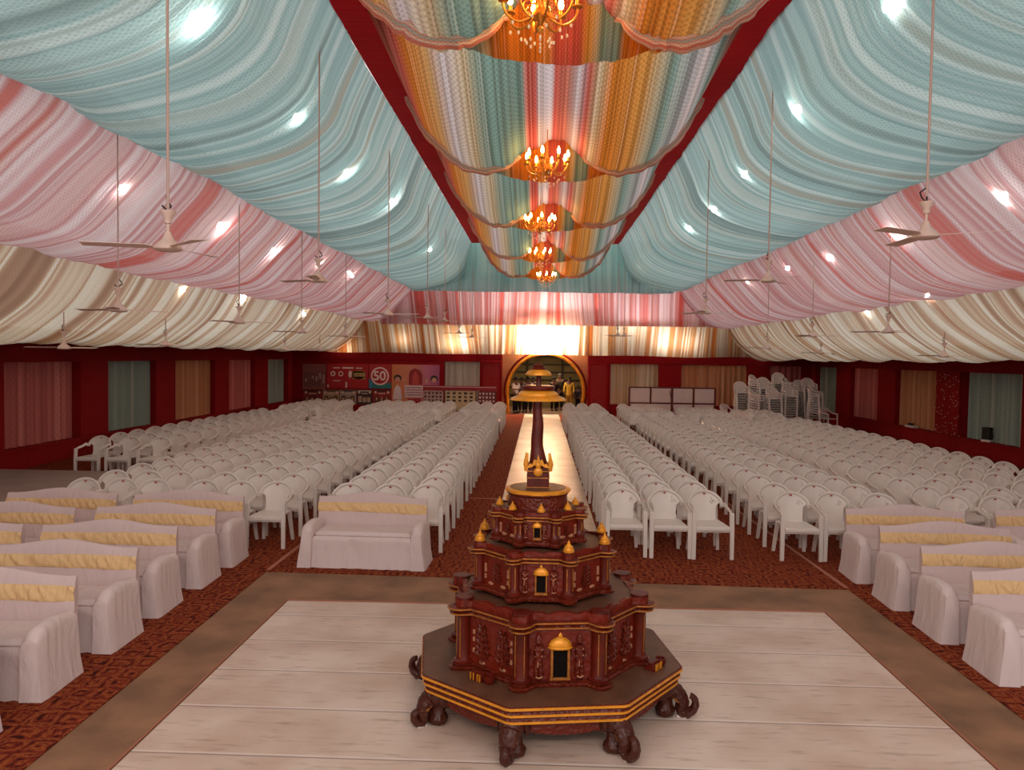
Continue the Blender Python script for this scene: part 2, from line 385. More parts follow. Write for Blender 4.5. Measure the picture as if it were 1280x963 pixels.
# arch panel (horseshoe opening)
M['peach'] = simple('peach_board', (188, 120, 72), .75, noise=.12, nscale=2)
ACX, ACZ, AR = .30, 1.02, 1.70
def arch_pts(r, n=40):
    a0 = -math.asin(.22); pts = [(ACX+r*math.cos(a0)*1.0, 0.0)]
    for k in range(n+1):
        a = a0+(PI-2*a0)*k/n; pts.append((ACX+r*math.cos(a), ACZ+r*math.sin(a)))
    pts.append((ACX-r*math.cos(a0), 0.0)); return pts
inner = arch_pts(AR); n_ = len(inner); x0, x1 = -1.65, 2.19
def to_rect(p):
    if p[1] <= ACZ: return (x1 if p[0] > ACX else x0, p[1])
    a = math.atan2(p[1]-ACZ, p[0]-ACX); hx = (x1-ACX) if math.cos(a) >= 0 else (ACX-x0); hz = ZT+.05-ACZ
    k = min(hx/max(abs(math.cos(a)), 1e-6), hz/max(math.sin(a), 1e-6)); return (ACX+k*math.cos(a), ACZ+k*math.sin(a))
m = MB(); outer = [to_rect(p) for p in inner]
for (q, y) in ((inner, YB+.12), (outer, YB+.12), (outer, YB+.3), (inner, YB+.3)): [m.pt((p[0], y, p[1])) for p in q]
for k in range(n_-1):
    for a, b in ((0, 1), (1, 2), (2, 3), (3, 0)): m.f.append((a*n_+k, a*n_+k+1, b*n_+k+1, b*n_+k))
arch = m.build('door_1', M['peach'], smooth=False); structure(arch)
m = MB(); m.tube([(p[0], YB+.08, p[1]) for p in arch_pts(AR+.02)], .1, 8, flat=.8, upv=(0, 1, 0)); b_ = m.build('arch_band', M['gold'], arch); b_['label'] = 'golden band round the arch opening'
m = MB(); m.tube([(p[0], YB+.1, p[1]) for p in arch_pts(AR+.15)], .05, 6, flat=.8, upv=(0, 1, 0)); b_ = m.build('arch_moulding', M['redX'], arch); b_['label'] = 'thin dark red outer moulding'
# porch behind the arch
M['porch'] = simple('porch_panel', (150, 122, 70), .8, noise=.3, nscale=1.5)
m = MB(); m.box((.3, 40.0, 1.9), (9, .12, 3.8))
porch = structure(m.build('wall_porch', M['porch'], smooth=False))
m = MB()
for z in (.6, 1.0, 1.4, 1.8, 2.2, 2.6): m.box((.3, 39.90, z), (9, .09, .07))
for x in (-2.4, -.6, 1.2, 3.0): m.box((x, 39.88, 1.9), (.1, .12, 3.8))
m.build('panel_frame', simple('porch_frame', (70, 50, 30), .7), porch, smooth=False)
m = MB(); m.box((-4.2, 37.5, 1.9), (.1, 5, 3.8)); m.box((4.8, 37.5, 1.9), (.1, 5, 3.8)); structure(m.build('wall_porch_side', M['porch'], smooth=False))
m = MB(); m.box((.3, 37.6, 3.1), (9.1, 5.0, .08)); structure(m.build('ceiling_porch', M['porch'], smooth=False))
# ------------------------------------------------------------------ ceiling drapes
XC = .17
PT = [(2.74, 4.48), (2.95, 3.95), (3.14, 3.45), (3.5, 3.1), (3.95, 2.89), (4.45, 2.76), (4.9, 2.68), (5.2, 2.68), (5.45, 2.80), (5.55, 3.0)]
PP = [(5.30, 3.15), (5.45, 2.70), (5.9, 2.22), (6.48, 1.67), (7.0, 1.5), (7.45, 1.44), (7.65, 1.52), (7.75, 1.75)]
PC = [(7.55, 1.8), (7.7, 1.45), (8.1, .86), (8.6, .45), (9.0, .2), (9.35, .1), (9.6, .12), (9.72, .3)]
PTr = [(x*1.06+.14, z) for x, z in PT]
PPr = [(5.75, 3.1), (5.9, 2.68), (6.35, 2.15), (6.95, 1.58), (7.5, 1.36), (7.95, 1.29), (8.2, 1.36), (8.32, 1.6)]
PCr = [(8.1, 1.6), (8.25, 1.25), (8.65, .72), (9.15, .34), (9.6, .1), (9.95, .0), (10.2, .03), (10.32, .25)]
DR = {'teal': cloth('drape_teal', [(.28, (134, 164, 164)), (.40, (184, 218, 218)), (.5, (146, 186, 188)), (.57, (206, 230, 230)), (.66, (158, 184, 180)), (.82, (184, 172, 154))], 1.5, 1, .045, .6, .05, .03),
      'pink': cloth('drape_pink', [(.28, (206, 104, 94)), (.38, (210, 156, 160)), (.47, (232, 212, 216)), (.54, (200, 138, 140)), (.63, (228, 196, 196)), (.75, (196, 104, 94))], 1.5, 2, .045, .6, .05, .03),
      'cream': cloth('drape_cream', [(.26, (140, 92, 62)), (.34, (186, 148, 116)), (.42, (228, 216, 196)), (.5, (236, 228, 212)), (.55, (188, 146, 110)), (.62, (226, 210, 186)), (.75, (166, 98, 46))], 1.0, 3, .045, .6, .05, .03)}
BANDS = {('l', 'teal'): PT, ('l', 'pink'): PP, ('l', 'cream'): PC, ('r', 'teal'): PTr, ('r', 'pink'): PPr, ('r', 'cream'): PCr}
def side_drape(side, col, Y1, label, seed):
    sg = -1 if side == 'l' else 1; n = 26
    pr = smooth_poly(BANDS[(side, col)], n); tg = np.gradient(pr, axis=0); tg /= np.linalg.norm(tg, axis=1)[:, None]
    nr = np.stack([tg[:, 1], -tg[:, 0]], 1)          # towards the hall (down / inwards)
    nr *= np.where(nr[:, 1:2] > .2, -1, 1)
    t = np.linspace(0, 1, n); arc = np.concatenate([[0], np.cumsum(np.linalg.norm(np.diff(pr, axis=0), axis=1))])
    Y0 = .5; ny = int((Y1-Y0)/.03); Y = np.linspace(Y0, Y1, ny+1)
    f1, f2, f3, f4, f5 = [noise1(seed*10+k) for k in range(5)]
    YY, TT = np.meshgrid(Y, t, indexing='ij')
    S = YY + .38*TT*f4(YY*.55)+.09*f5(YY*1.7+TT*2)*TT
    md = .55+.45*f4(S*.7+20)
    fold = .15*np.abs(f1(S*.95))**.75+md*.085*np.abs(f2(S*2.5))**.75+.045*np.abs(f3(S*5.5))**.8+.016*np.abs(f5(S*12))
    env = .18+.82*np.clip(np.sin(PI*np.clip(TT*.9+.06, 0, 1)), 0, 1)
    d = (fold-.15)*env
    sagv = .06*f4(YY*.35+40)*np.sin(PI*TT)
    X = pr[None, :, 0]+nr[None, :, 0]*(d+sagv); Z = pr[None, :, 1]+nr[None, :, 1]*(d+sagv)
    m = MB(); m.v = list(map(tuple, np.stack([sg*X, YY+.05*f2(S*1.2+7)*TT, Z+HC], -1).reshape(-1, 3)))
    for i in range(ny):
        b = i*n; m.f.extend([(b+k, b+k+1, b+n+k+1, b+n+k) for k in range(n-1)])
    uv = np.stack([S, np.broadcast_to(arc[None, :], S.shape)], -1).reshape(-1, 2)
    return tag(m.build('ceiling_drape', DR[col], uv=uv), label, 'drape', 'gathered cloth drapes under the roof')
side_drape('l', 'teal', 31.7, 'long teal netted drape billowing from the red beam, poster side', 1)
side_drape('l', 'pink', 33.3, 'long pink striped drape below the teal one, poster side', 2)
side_drape('l', 'cream', 34.35, 'cream and brown drape above the curtained wall on the poster side', 3)
side_drape('r', 'teal', 31.7, 'long teal netted drape billowing from the red beam, stacked-chair side', 4)
side_drape('r', 'pink', 33.3, 'long pink striped drape below the teal one, stacked-chair side', 5)
side_drape('r', 'cream', 34.35, 'cream and brown drape above the speaker on the stacked-chair side', 6)
def end_drape(col, xa, xb, top, bot, label, seed):
    f1, f2, f3, f4 = [noise1(seed*10+k) for k in range(4)]; nx = int((xb-xa)/.035); nv = 14
    X = np.linspace(xa, xb, nx+1); V = np.linspace(0, 1, nv+1); XX, VV = np.meshgrid(X, V, indexing='ij')
    S = XX+.25*f4(XX*.6)*VV
    fold = .12*np.abs(f1(S*1.6))+.07*np.abs(f2(S*4.0))+.02*f3(S*11)
    yy = top[0]+(bot[0]-top[0])*VV+.25*np.sin(PI*VV)*.4-fold*(.3+.7*VV)
    zz = top[1]+(bot[1]-top[1])*VV-.05*np.abs(f1(XX*.45+3))*VV-.12*np.sin(PI*VV)
    m = MB(); m.v = list(map(tuple, np.stack([XX, yy, zz+HC], -1).reshape(-1, 3))); n = nv+1
    for i in range(nx):
        b = i*n; m.f.extend([(b+k, b+k+1, b+n+k+1, b+n+k) for k in range(n-1)])
    uv = np.stack([S, VV*abs(top[1]-bot[1])], -1).reshape(-1, 2)
    return tag(m.build('end_drape', DR[col+'_end'], uv=uv), label, 'drape', 'drapes across the end of the hall')
DR['teal_end'] = cloth('end_teal', [(.3, (120, 164, 162)), (.45, (154, 194, 192)), (.6, (130, 174, 172)), (.75, (170, 202, 198))], 2.2, 5, .045, .62, .0, .03)
DR['pink_end'] = cloth('end_pink', [(.3, (200, 92, 86)), (.42, (204, 144, 146)), (.52, (226, 198, 206)), (.6, (190, 112, 110)), (.74, (214, 166, 170))], 2.0, 6, .045, .62, .0, .03)
DR['cream_end'] = cloth('end_cream', [(.28, (176, 100, 46)), (.4, (190, 150, 112)), (.5, (226, 216, 196)), (.58, (186, 126, 70)), (.72, (206, 180, 148))], 2.0, 7, .045, .62, .0, .03)
end_drape('teal', -5.0, 5.5, (30.65, 4.62), (32.0, 2.68), 'short teal drape across the hall end below the last chandelier', 11)
end_drape('pink', -6.9, 7.6, (32.2, 3.1), (33.3, 1.36), 'pink striped drape across the hall end, between teal and cream', 12)
end_drape('cream', -9.4, 10.0, (33.5, 1.75), (34.3, .1), 'cream and orange drape across the hall end directly above the arch', 13)
# low side ceilings beyond the cream drapes, red soffit beams
M['sidecloth'] = simple('side_ceiling_cloth', (120, 70, 60), .9)
m = MB(); m.box((-10.5, 17, 2.98), (2.2, 37, .05)); structure(m.build('ceiling_left', M['sidecloth'], smooth=False))
m = MB(); m.box((11.3, 17, 2.98), (2.4, 37, .05)); structure(m.build('ceiling_right', M['sidecloth'], smooth=False))
m = MB(); m.box((.45, YB+.3, 5.4), (24.0, .1, 4.9)); structure(m.build('wall_gable', simple('gable_sheet', (150, 140, 130), .9), smooth=False))
for sg, nm, a, b in ((-1, 'trim_1', -2.76, -1.92), (1, 'trim_2', 2.26, 3.10)):
    m = MB(); m.box(((a+b)/2, 15.6, HC+4.58), (b-a, 30.1, .2), bev=.02); structure(m.build(nm, M['beam'], smooth=False))
# ------------------------------------------------------------------ centre swags
SWS = [(.22, (206, 92, 82)), (.31, (236, 222, 226)), (.38, (216, 110, 98)), (.44, (150, 184, 172)), (.5, (232, 206, 168)), (.56, (232, 142, 56)), (.62, (196, 206, 192)), (.7, (220, 116, 100)), (.8, (234, 160, 90))]
def swag_cloth(name, stops, seed):
    t = NT(name); uv = t.n('UVMap'); sx = t.n('SeparateXYZ', ins={0: uv.outputs[0]}); U, V = sx.outputs[0], sx.outputs[1]
    nz = t.n('TexNoise', noise_dimensions='1D', ins={'W': t.math('ADD', t.math('MULTIPLY', U, 15.0), seed), 'Scale': 1.0, 'Detail': 1.5, 'Roughness': .8})
    base = t.ramp(t.math('MULTIPLY', t.math('ADD', U, 1.0), .5), stops)
    jit = t.ramp(nz.outputs[0], [(.34, (176, 172, 168)), (.46, (255, 255, 255)), (.56, (190, 180, 172)), (.64, (255, 250, 245))])
    wht = t.ramp(nz.outputs[0], [(.60, (0, 0, 0)), (.66, (150, 150, 150)), (.74, (0, 0, 0))])
    col = t.mix(wht, t.mix(.8, base, t.mix(1.0, base, jit, 'MULTIPLY')), lin((240, 228, 216)))
    a = t.math('SINE', t.math('MULTIPLY', U, 190.0)); b = t.math('SINE', t.math('MULTIPLY', V, 75.0))
    hole = t.math('GREATER_THAN', t.math('MULTIPLY', a, b), .2)
    col = t.mix(hole, col, t.mix(1.0, col, (.78, .76, .76, 1), 'MULTIPLY'))
    d = t.n('BsdfDiffuse', ins={'Color': col}); tr = t.n('BsdfTranslucent', ins={'Color': col})
    m1 = t.n('MixShader', ins={0: .7, 1: d.outputs[0], 2: tr.outputs[0]})
    return t.done(m1.outputs[0])
LV, OR, SA, TE, CRM, PK = (236, 226, 232), (238, 142, 54), (216, 104, 92), (150, 184, 174), (234, 212, 172), (226, 140, 120)
M['swag'] = swag_cloth('swag_striped', [(0, PK), (.05, SA), (.08, OR), (.14, (230, 180, 120)), (.18, LV), (.24, CRM), (.28, TE), (.4, TE), (.41, SA), (.44, SA), (.45, LV), (.49, LV), (.5, SA), (.54, PK), (.57, LV), (.6, SA), (.63, CRM), (.66, OR), (.76, (236, 170, 90)), (.79, CRM), (.83, TE), (.92, LV), (.96, TE), (1, PK)], 3)
M['valance'] = swag_cloth('valance_striped', [(0, PK), (.08, TE), (.16, CRM), (.2, OR), (.4, OR), (.44, (236, 160, 80)), (.48, SA), (.58, SA), (.62, (240, 180, 90)), (.68, TE), (.75, TE), (.78, OR), (.94, OR), (1, SA)], 9)
M['hem'] = cloth('hem_pink', [(.3, (236, 142, 122)), (.42, (242, 180, 160)), (.5, (246, 226, 210)), (.56, (238, 152, 122)), (.66, (190, 206, 196)), (.75, (232, 136, 116))], 6.0, 8, .05, .5, .0)
def D_u(u):
    a = abs(u); return float(np.interp(a, [0, .1, .2, .3, .4, .5, .6, .72, .82, .9, .96, 1.0], [.80, .86, 1.02, 1.2, 1.3, 1.31, 1.24, 1.05, .82, .56, .28, .06]))
def swag(Yb, last, label, seed):
    root = empty('ceiling_swag', (XC, Yb, HC), 0, label, 'swag', 'striped swags along the centre of the roof')
    L = 5.5; Y0 = -.62*L; f1, f2, f3 = [noise1(seed*10+k) for k in range(3)]; uv = []
    m = MB(); nu, nv = 170, 48; V1 = 1.0
    def fn(u, v):
        u = u*2-1; v = v*V1; S = math.sin(PI*min(v, 1)**1.45)
        z = 4.46-D_u(u)*S-(.5-.5*math.cos(2*PI*v))*.0
        x = 2.46*u*(1-.10*S*(1-abs(u)))
        fold = .09*abs(float(f1(u*9)))**.8+.05*abs(float(f2(u*21)))**.8+.022*abs(float(f3(u*50)))
        z -= fold*(.2+.8*S)*(1-abs(u)**6); uv.append((u, v*L)); return (x, Y0+v*L+.05*float(f1(u*5+30)), z)
    m.grid(fn, nu, nv); m.build('canopy', M['swag'], root, uv=uv)
    m = MB(); uv2 = []
    def fb(u, w):
        u = (u*2-1)*.5; a = abs(u)/.5; top = 4.50-D_u(u); bot = 2.96+.22*a**2.2
        z = top+(min(bot, top-.03)-top)*w; fold = .07*abs(float(f2(u*11+5)))+.03*abs(float(f3(u*30)))
        uv2.append((u/.5, w*1.2)); return (2.3*u*(1-.03*w), .03+.34*w-fold*(.3+.7*w), z-.02*abs(float(f1(u*14)))*w)
    m.grid(fb, 110, 14); m.build('valance', M['valance'], root, uv=uv2)
    for sd in (-1, 1):                       # gathered rolled hem on either side of the centre
        m = MB(); P_ = []
        for q in range(40):
            u = sd*(.24+.75*q/39); S = 1.0; P_.append((2.46*u*(1-.10*(1-abs(u))), .02+.03*float(f1(q*.4)), 4.46-D_u(u)-.05-.04*abs(float(f1(u*9)))))
        HR = [.05+.06*math.sin(PI*q/39)+.02*float(f2(q*.9)) for q in range(40)]
        def fh(a_, v):
            i = min(int(round(v*39)), 39); p0, p1 = P_[max(i-1, 0)], P_[min(i+1, 39)]; tx, tz = p1[0]-p0[0], p1[2]-p0[2]; l_ = math.hypot(tx, tz) or 1; nx, nz_ = -tz/l_, tx/l_
            if nz_ < 0: nx, nz_ = -nx, -nz_
            th = PI*.42+PI*1.16*a_; r_ = HR[i]*(1+.16*float(f3(a_*7+sd*3))); c_, s_ = math.cos(th)*r_, math.sin(th)*r_*.75
            return (P_[i][0]+nx*c_, P_[i][1]+s_, P_[i][2]+nz_*c_)
        m.grid(fh, 16, 39); m.build('hem', M['hem'], root, uv=[((i % 17)/16*.6, (i//17)*.09) for i in range(len(m.v))])
    return root
SWY = [7.55, 12.8, 18.0, 24.0, 29.4]
for k, Yb in enumerate(SWY):
    swag(Yb, k == 4, '%s striped swag from the stage under the roof ridge' % ORD[k], 60+k)
# ------------------------------------------------------------------ chandeliers
M['chgold'] = simple('chandelier_gold', (220, 150, 60), .3, .8)
M['flame'] = emitter('candle_bulb_glow', (255, 186, 104), 110.0)
t = NT('crystal'); g_ = t.n('BsdfPrincipled', ins={'Base Color': lin((250, 225, 190)), 'Roughness': .1, 'Specular IOR Level': 1.0}); M['crystal'] = t.done(g_.outputs[0])
def chandelier(label):
    root = empty('chandelier', (0, 0, 0), 0, label, 'chandelier', 'candle chandeliers along the ridge')
    m = MB(); m.tube([(0, 0, .12), (0, 0, 1.1)], .008, 6); m.build('chain', M['chgold'], root)
    m = MB(); m.lathe([(.0, -.26), (.018, -.25), (.03, -.22), (.012, -.19), (.045, -.14), (.07, -.10), (.04, -.06), (.02, -.02), (.035, .03), (.05, .06), (.02, .1), (.012, .16), (.0, .17)], 14); m.build('stem', M['chgold'], root)
    for k in range(8):
        a = 2*PI*k/8+.2; c, s = math.cos(a), math.sin(a)
        pr = [(.04, -.06), (.10, -.13), (.19, -.16), (.27, -.12), (.30, -.05), (.335, -.01), (.37, -.03), (.365, .02), (.345, .03)] if 0 else [(.04, -.05), (.10, -.13), (.20, -.17), (.29, -.13), (.335, -.05), (.335, .0)]
        m = MB(); m.tube([(r*c, r*s, z) for r, z in smooth_poly(pr, 14)], .012, 6)
        m.tube([((.10+.06*math.cos(q))*c, (.10+.06*math.cos(q))*s, -.03+.06*math.sin(q)) for q in np.linspace(-.5*PI, 1.1*PI, 9)], .007, 5)
        arm = m.build('arm', M['chgold'], root)
        m = MB(); m.lathe([(.012, -.015), (.05, .0), (.054, .012), (.02, .014), (.017, .07), (0, .072)], 10, c=(.335*c, .335*s, 0)); m.build('candle_cup', M['chgold'], arm)
        m = MB(); m.lathe([(0, .07), (.02, .085), (.027, .11), (.019, .15), (.006, .185), (0, .19)], 8, c=(.335*c, .335*s, 0)); m.build('candle_bulb', M['flame'], arm)
    m = MB()
    for k in range(24):
        a = 2*PI*k/24; r = (.12, .2, .28)[k % 3]; zz = (-.34, -.27, -.22)[k % 3]
        m.sphere((r*math.cos(a), r*math.sin(a), zz), (.012, .012, .02), 6, 4)
    for k in range(5): m.sphere((0, 0, -.28-.035*k), .012, 6, 4)
    m.build('crystal_drops', M['crystal'], root)['kind'] = 'stuff'
    return root
ch0 = chandelier('golden candle chandelier under the first swag from the stage, cut by the photo edge')
CHP = [(676, 5, 6.95), (684, 204, 12.35), (675, 279, 17.5), (675, 319, 23.4), (683, 347, 28.8)]
km = kid_map()
for k, (px, py, Y) in enumerate(CHP):
    loc = at_y(px, py, Y)
    if k == 0: ch0.location = loc
    else: copy_tree(ch0, km, loc, .35*k, 'golden candle chandelier hanging under the %s swag from the stage' % ORD[k])
# ------------------------------------------------------------------ lamps above the drapes (they shine through the netting)
M['lampglow'] = emitter('lamp_glow', (255, 250, 240), 90.0)
def lamp(label):
    root = empty('flood_lamp', (0, 0, 0), 0, label, 'lamp', 'lamps above the roof drapes')
    m = MB(); m.lathe([(0, -.06), (.03, -.055), (.05, -.03), (.055, 0), (.045, .03), (.028, .055), (0, .06)], 12); m.build('bulb', M['lampglow'], root)
    m = MB(); m.lathe([(.028, .05), (.03, .06), (.03, .11), (.02, .13), (0, .13)], 10); m.build('socket', M['whitemetal'], root)
    return root
LAMPS = {('l', 'teal'): [(243, 22), (371, 148), (433, 216), (490, 252), (537, 312)], ('l', 'pink'): [(153, 237), (275, 282), (342, 313), (398, 328), (440, 345)], ('l', 'cream'): [(228, 362), (303, 370), (380, 393)],
         ('r', 'teal'): [(1110, 8), (997, 137), (931, 218), (893, 262), (862, 285)], ('r', 'pink'): [(1255, 245), (1124, 290), (1037, 322), (985, 335), (935, 352)], ('r', 'cream'): [(1160, 370), (1084, 388)]}
l0 = None
for (sd, col), pts in LAMPS.items():
    pr = smooth_poly(BANDS[(sd, col)], 80); rat = pr[:, 1]/pr[:, 0]
    for k, (px, py) in enumerate(pts):
        d = ray(px, py); ra = d[2]/abs(d[0]); i = int(np.argmin(np.abs(rat-ra)+np.where(np.arange(80) > 60, 1, 0)))
        X = pr[i, 0]; tt = X/abs(d[0]); p = np.array([d[0]*tt, d[1]*tt, HC+d[2]*tt]); p = p+d/np.linalg.norm(d)*.11
        lab = '%s glowing lamp from the stage shining through the %s drape, %s side' % (ORD[k], col, 'poster' if sd == 'l' else 'stacked-chair')
        if l0 is None: l0 = lamp(lab); l0.location = p; km = kid_map()
        else: copy_tree(l0, km, p, 0, lab)
# daylight openings in the gable behind the end drapes
M['daylight'] = emitter('daylight', (255, 246, 230), 300.0)
M['daylight2'] = emitter('daylight_soft', (255, 246, 236), 14.0)
for k, (px, py, w, h, mt) in enumerate([(681, 420, .8, 1.0, 'daylight'), (795, 385, 1.2, 1.1, 'daylight2'), (614, 386, .5, 1.0, 'daylight2'), (572, 424, 1.0, .6, 'daylight2'), (830, 420, .55, .8, 'daylight2'), (430, 428, .7, .6, 'daylight2'), (506, 420, .3, .5, 'daylight2'), (857, 424, .5, .5, 'daylight2')]):
    x, y, z = at_y(px, py, YB-.02); m = MB(); m.loft([[(x+w/2*math.copysign(abs(math.cos(2*PI*q/32))**.6, math.cos(2*PI*q/32)), yy, z+h/2*math.copysign(abs(math.sin(2*PI*q/32))**.6, math.sin(2*PI*q/32))) for q in range(32)] for yy in (y-.015, y+.015)])
    structure(m.build('window_%d' % (k+1), M[mt], smooth=False))
# ------------------------------------------------------------------ ceiling fans
def fan(H):
    root = empty('ceiling_fan')
    m = MB(); m.tube([(0, 0, .30), (0, 0, H)], .011, 6); m.build('rod', M['rod'], root)
    m = MB(); m.lathe([(.028, .205), (.03, .25), (.062, .295), (.062, .302), (0, .302)], 16); m.build('canopy_cup', M['whitemetal'], root)
    m = MB(); m.tube([(0, 0, .1), (0, 0, .22)], .012, 8); m.lathe([(0, -.015), (.09, -.012), (.11, .0), (.108, .02), (.085, .045), (.05, .075), (.03, .115), (.022, .14), (0, .14)], 20); m.build('motor', M['whitemetal'], root)
    for k in range(3):
        m = MB(); m.M = Matrix.Rotation(2*PI*k/3+.3, 4, 'Z')
        m.loft([[(.10, -.02, .02), (.10, .02, .024), (.10, .02, .018), (.10, -.02, .014)], [(.16, -.05, .012), (.16, .05, .03), (.16, .05, .026), (.16, -.05, .008)], [(.62, -.065, .012), (.62, .06, .026), (.62, .06, .022), (.62, -.065, .008)]])
        m.build('blade', M['whitemetal'], root)
    m = MB(); m.tube([(0, .012, .31), (.05, .03, .35), (.03, .05, .39), (.0, .012, .42)], .007, 5); m.tube([(0, 0, .30), (-.045, .01, .34)], .007, 5); m.build('wiring', M['black'], root)
    return root
FANS = [('row under teal drape, poster side', -2.95, [(210, 312), (398, 352), (485, 394), (534, 398), (556, 402)]),
        ('row under pink drape, poster side', -5.45, [(148, 389), (299, 404), (377, 416), (432, 421)]),
        ('row under cream drape, poster side', -8.3, [(80, 436), (207, 432), (356, 438), (400, 437)]),
        ('row under teal drape, stacked-chair side', 3.3, [(1157, 297), (960, 352), (882, 392)]),
        ('row under pink drape, stacked-chair side', 6.2, [(1110, 416), (1015, 421), (959, 436)]),
        ('row under cream drape, stacked-chair side', 8.9, [(1180, 446), (1026, 442)]),
        ('pair before the end drapes, poster side', -3.0, [(574, 417), (590, 422)]),
        ('pair before the end drapes, stacked-chair side', 3.2, [(772, 420), (780, 421)])]
for row, X, pts in FANS:
    for k, (px, py) in enumerate(pts):
        if 'pair' in row: loc = at_y(px, py, (29.5, 31.0)[k]); H = 5.0-loc[2]+1.2
        else:
            loc = at_x(px, py, X)
            sd = 'l' if X < 0 else 'r'; zz = -9
            for cb in ('teal', 'pink', 'cream'):
                pr = smooth_poly(BANDS[(sd, cb)], 60)
                if pr[0, 0] <= abs(X) <= pr[-1, 0]+.1: zz = max(zz, float(np.interp(abs(X), np.maximum.accumulate(pr[:, 0]), pr[:, 1])))
            H = max(.6, HC+zz+.35-loc[2])
        f = fan(H); f.location = loc; f.rotation_euler = (0, 0, (k*1.3+X) % 2.0)
        tag(f, '%s white ceiling fan from the stage, %s' % (ORD[k], row), 'fan', 'white ceiling fans on long rods')
# ------------------------------------------------------------------ the plastic chairs
M['sticker'] = simple('red_sticker', (168, 36, 36), .6)
def rimz(u):  # rim height/halfwidth of the back, u in -1..1 across dome
    a = u*PI/2; return .232*math.sin(a), .60+.195*math.cos(a)
def back_y(x, z):
    return .175+.085*max(0, (z-.40))/.4-.9*x*x*(.6+.4*max(0, (z-.4)/.4))
def chair_meshes(hi=True):
    P = {}
    # seat
    nu, nv = (14, 12) if hi else (5, 4)
    m = MB()
    def top(u, v):
        y = -.255+.46*v; w = .215-.03*v; x = (u*2-1)*w
        z = .425-.02*math.sin(PI*v)*(1-(u*2-1)**2)-.028*max(0, 1-v*9)**2; return (x, y, z)
    def bot(u, v):
        x, y, z = top(1-u, v); e = .045 if v < .08 else .02; return (x*1.0, y, min(z, .425)-e)
    m.grid(top, nu, nv); b0 = len(m.v); m.grid(bot, nu, nv)
    n1 = nu+1
    for i in range(nu):
        a = i; b = b0+(nu-i); m.f.append((a+1, a, b, b-1))
        a = nv*n1+i; b = b0+nv*n1+(nu-i); m.f.append((a, a+1, b-1, b))
    for j in range(nv):
        a = j*n1; b = b0+j*n1+nu; m.f.append((a, a+n1, b+n1, b))
        a = j*n1+nu; b = b0+j*n1; m.f.append((a+n1, a, b, b+n1))
    if hi: m.tube([(-.215, -.258, .395), (0, -.266, .395), (.215, -.258, .395)], .03, 8, flat=.5)
    P['seat'] = m
    # backrest panel with flower-shaped holes
    nu, nv = (26, 26) if hi else (8, 6)
    def bk(u, v):
        z = .40+.385*v; q = u*2-1
        if z < .60: w = .158-.012*math.sin(PI*(z-.4)/.2)
        else: w = max(.146, .0)+.0; k = min(1, (z-.6)/.185); w = .225*math.sqrt(max(0, 1-(k*.985)**2)); w = min(w, .146+.9*(z-.6)) if z < .69 else w
        x = q*w; return (x, back_y(x, z), z)
    holes = {(19, 19), (21, 19), (18, 17), (22, 17), (20, 21), (20, 16), (20, 18)} if hi else set()
    m = MB(); m.grid(bk, nu, nv, skip=(lambda i, j: (i, j) in holes) if hi else None)
    b0 = len(m.v); m.grid(lambda u, v: (lambda p: (p[0], p[1]+.012, p[2]))(bk(1-u, v)), nu, nv, skip=(lambda i, j: (nu-1-i, j) in holes) if hi else None)
    P['backrest'] = m
    # rim / armrest loop in two halves, flat band
    for sd in (-1, 1):
        pts = [(sd*.243, -.235, .585), (sd*.252, -.12, .605), (sd*.252, 0, .622), (sd*.246, .09, .650)]
        for q in np.linspace(.93, 0.0, 9 if hi else 4):
            x, z = rimz(q); pts.append((sd*x, back_y(x, z)+.004, z))
        pp = smooth_poly(pts, 22 if hi else 9)
        m = MB(); rr = list(np.interp(np.linspace(0, 1, len(pp)), [0, .35, .6, 1], [.022, .026, .034, .034])); m.tube(pp, rr, 8 if hi else 4, flat=.55)
        P['armrest%d' % sd] = m
        m = MB(); a, b = (sd*.243, -.235, .60), (sd*.247, -.255, 0)
        m.loft([[(p[0]+dx*w, p[1]+dy*w2, p[2]) for dx, dy in ((-1, -1), (1, -1), (1, 1), (-1, 1))] for p, w, w2 in ((b, .024, .017), ((sd*.245, -.248, .38), .026, .02), (a, .026, .022))]); P['legf%d' % sd] = m
        m = MB(); m.loft([[(p[0]+dx*w, p[1]+dy*w2, p[2]) for dx, dy in ((-1, -1), (1, -1), (1, 1), (-1, 1))] for p, w, w2 in (((sd*.205, .262, 0), .02, .018), ((sd*.17, .2, .42), .026, .02))]); P['legr%d' % sd] = m
    m = MB(); m.box((0, .225, .772), (.034, .012, .018), bev=.004); P['sticker'] = m
    # tiny knob on the front corner
    return P
CP = chair_meshes(True)
NAMES = {'seat': 'seat', 'backrest': 'backrest', 'armrest-1': 'armrest', 'armrest1': 'armrest', 'legf-1': 'leg', 'legf1': 'leg', 'legr-1': 'leg', 'legr1': 'leg', 'sticker': 'sticker'}
chair_me = {k: CP[k].mesh(NAMES[k], M['sticker'] if k == 'sticker' else M['white_chair']) for k in CP}
def merged(P, name):
    v, f, mi = [], [], []
    for k, m in P.items():
        b = len(v); v += m.v; f += [tuple(i+b for i in q) for q in m.f]; mi += [1 if k == 'sticker' else 0]*len(m.f)
    me = bpy.data.meshes.new(name); me.from_pydata(v, [], f); me.materials.append(M['white_chair']); me.materials.append(M['sticker'])
    me.polygons.foreach_set('material_index', mi); me.polygons.foreach_set('use_smooth', [True]*len(f)); me.update()
    if hasattr(me, 'set_sharp_from_angle'): me.set_sharp_from_angle(angle=math.radians(40))
    return me, v, f, mi
LO = chair_meshes(False)
mid_me, *_ = merged(CP, 'plastic_armchair'); lo_me, lov, lof, lomi = merged(LO, 'armchair_far')
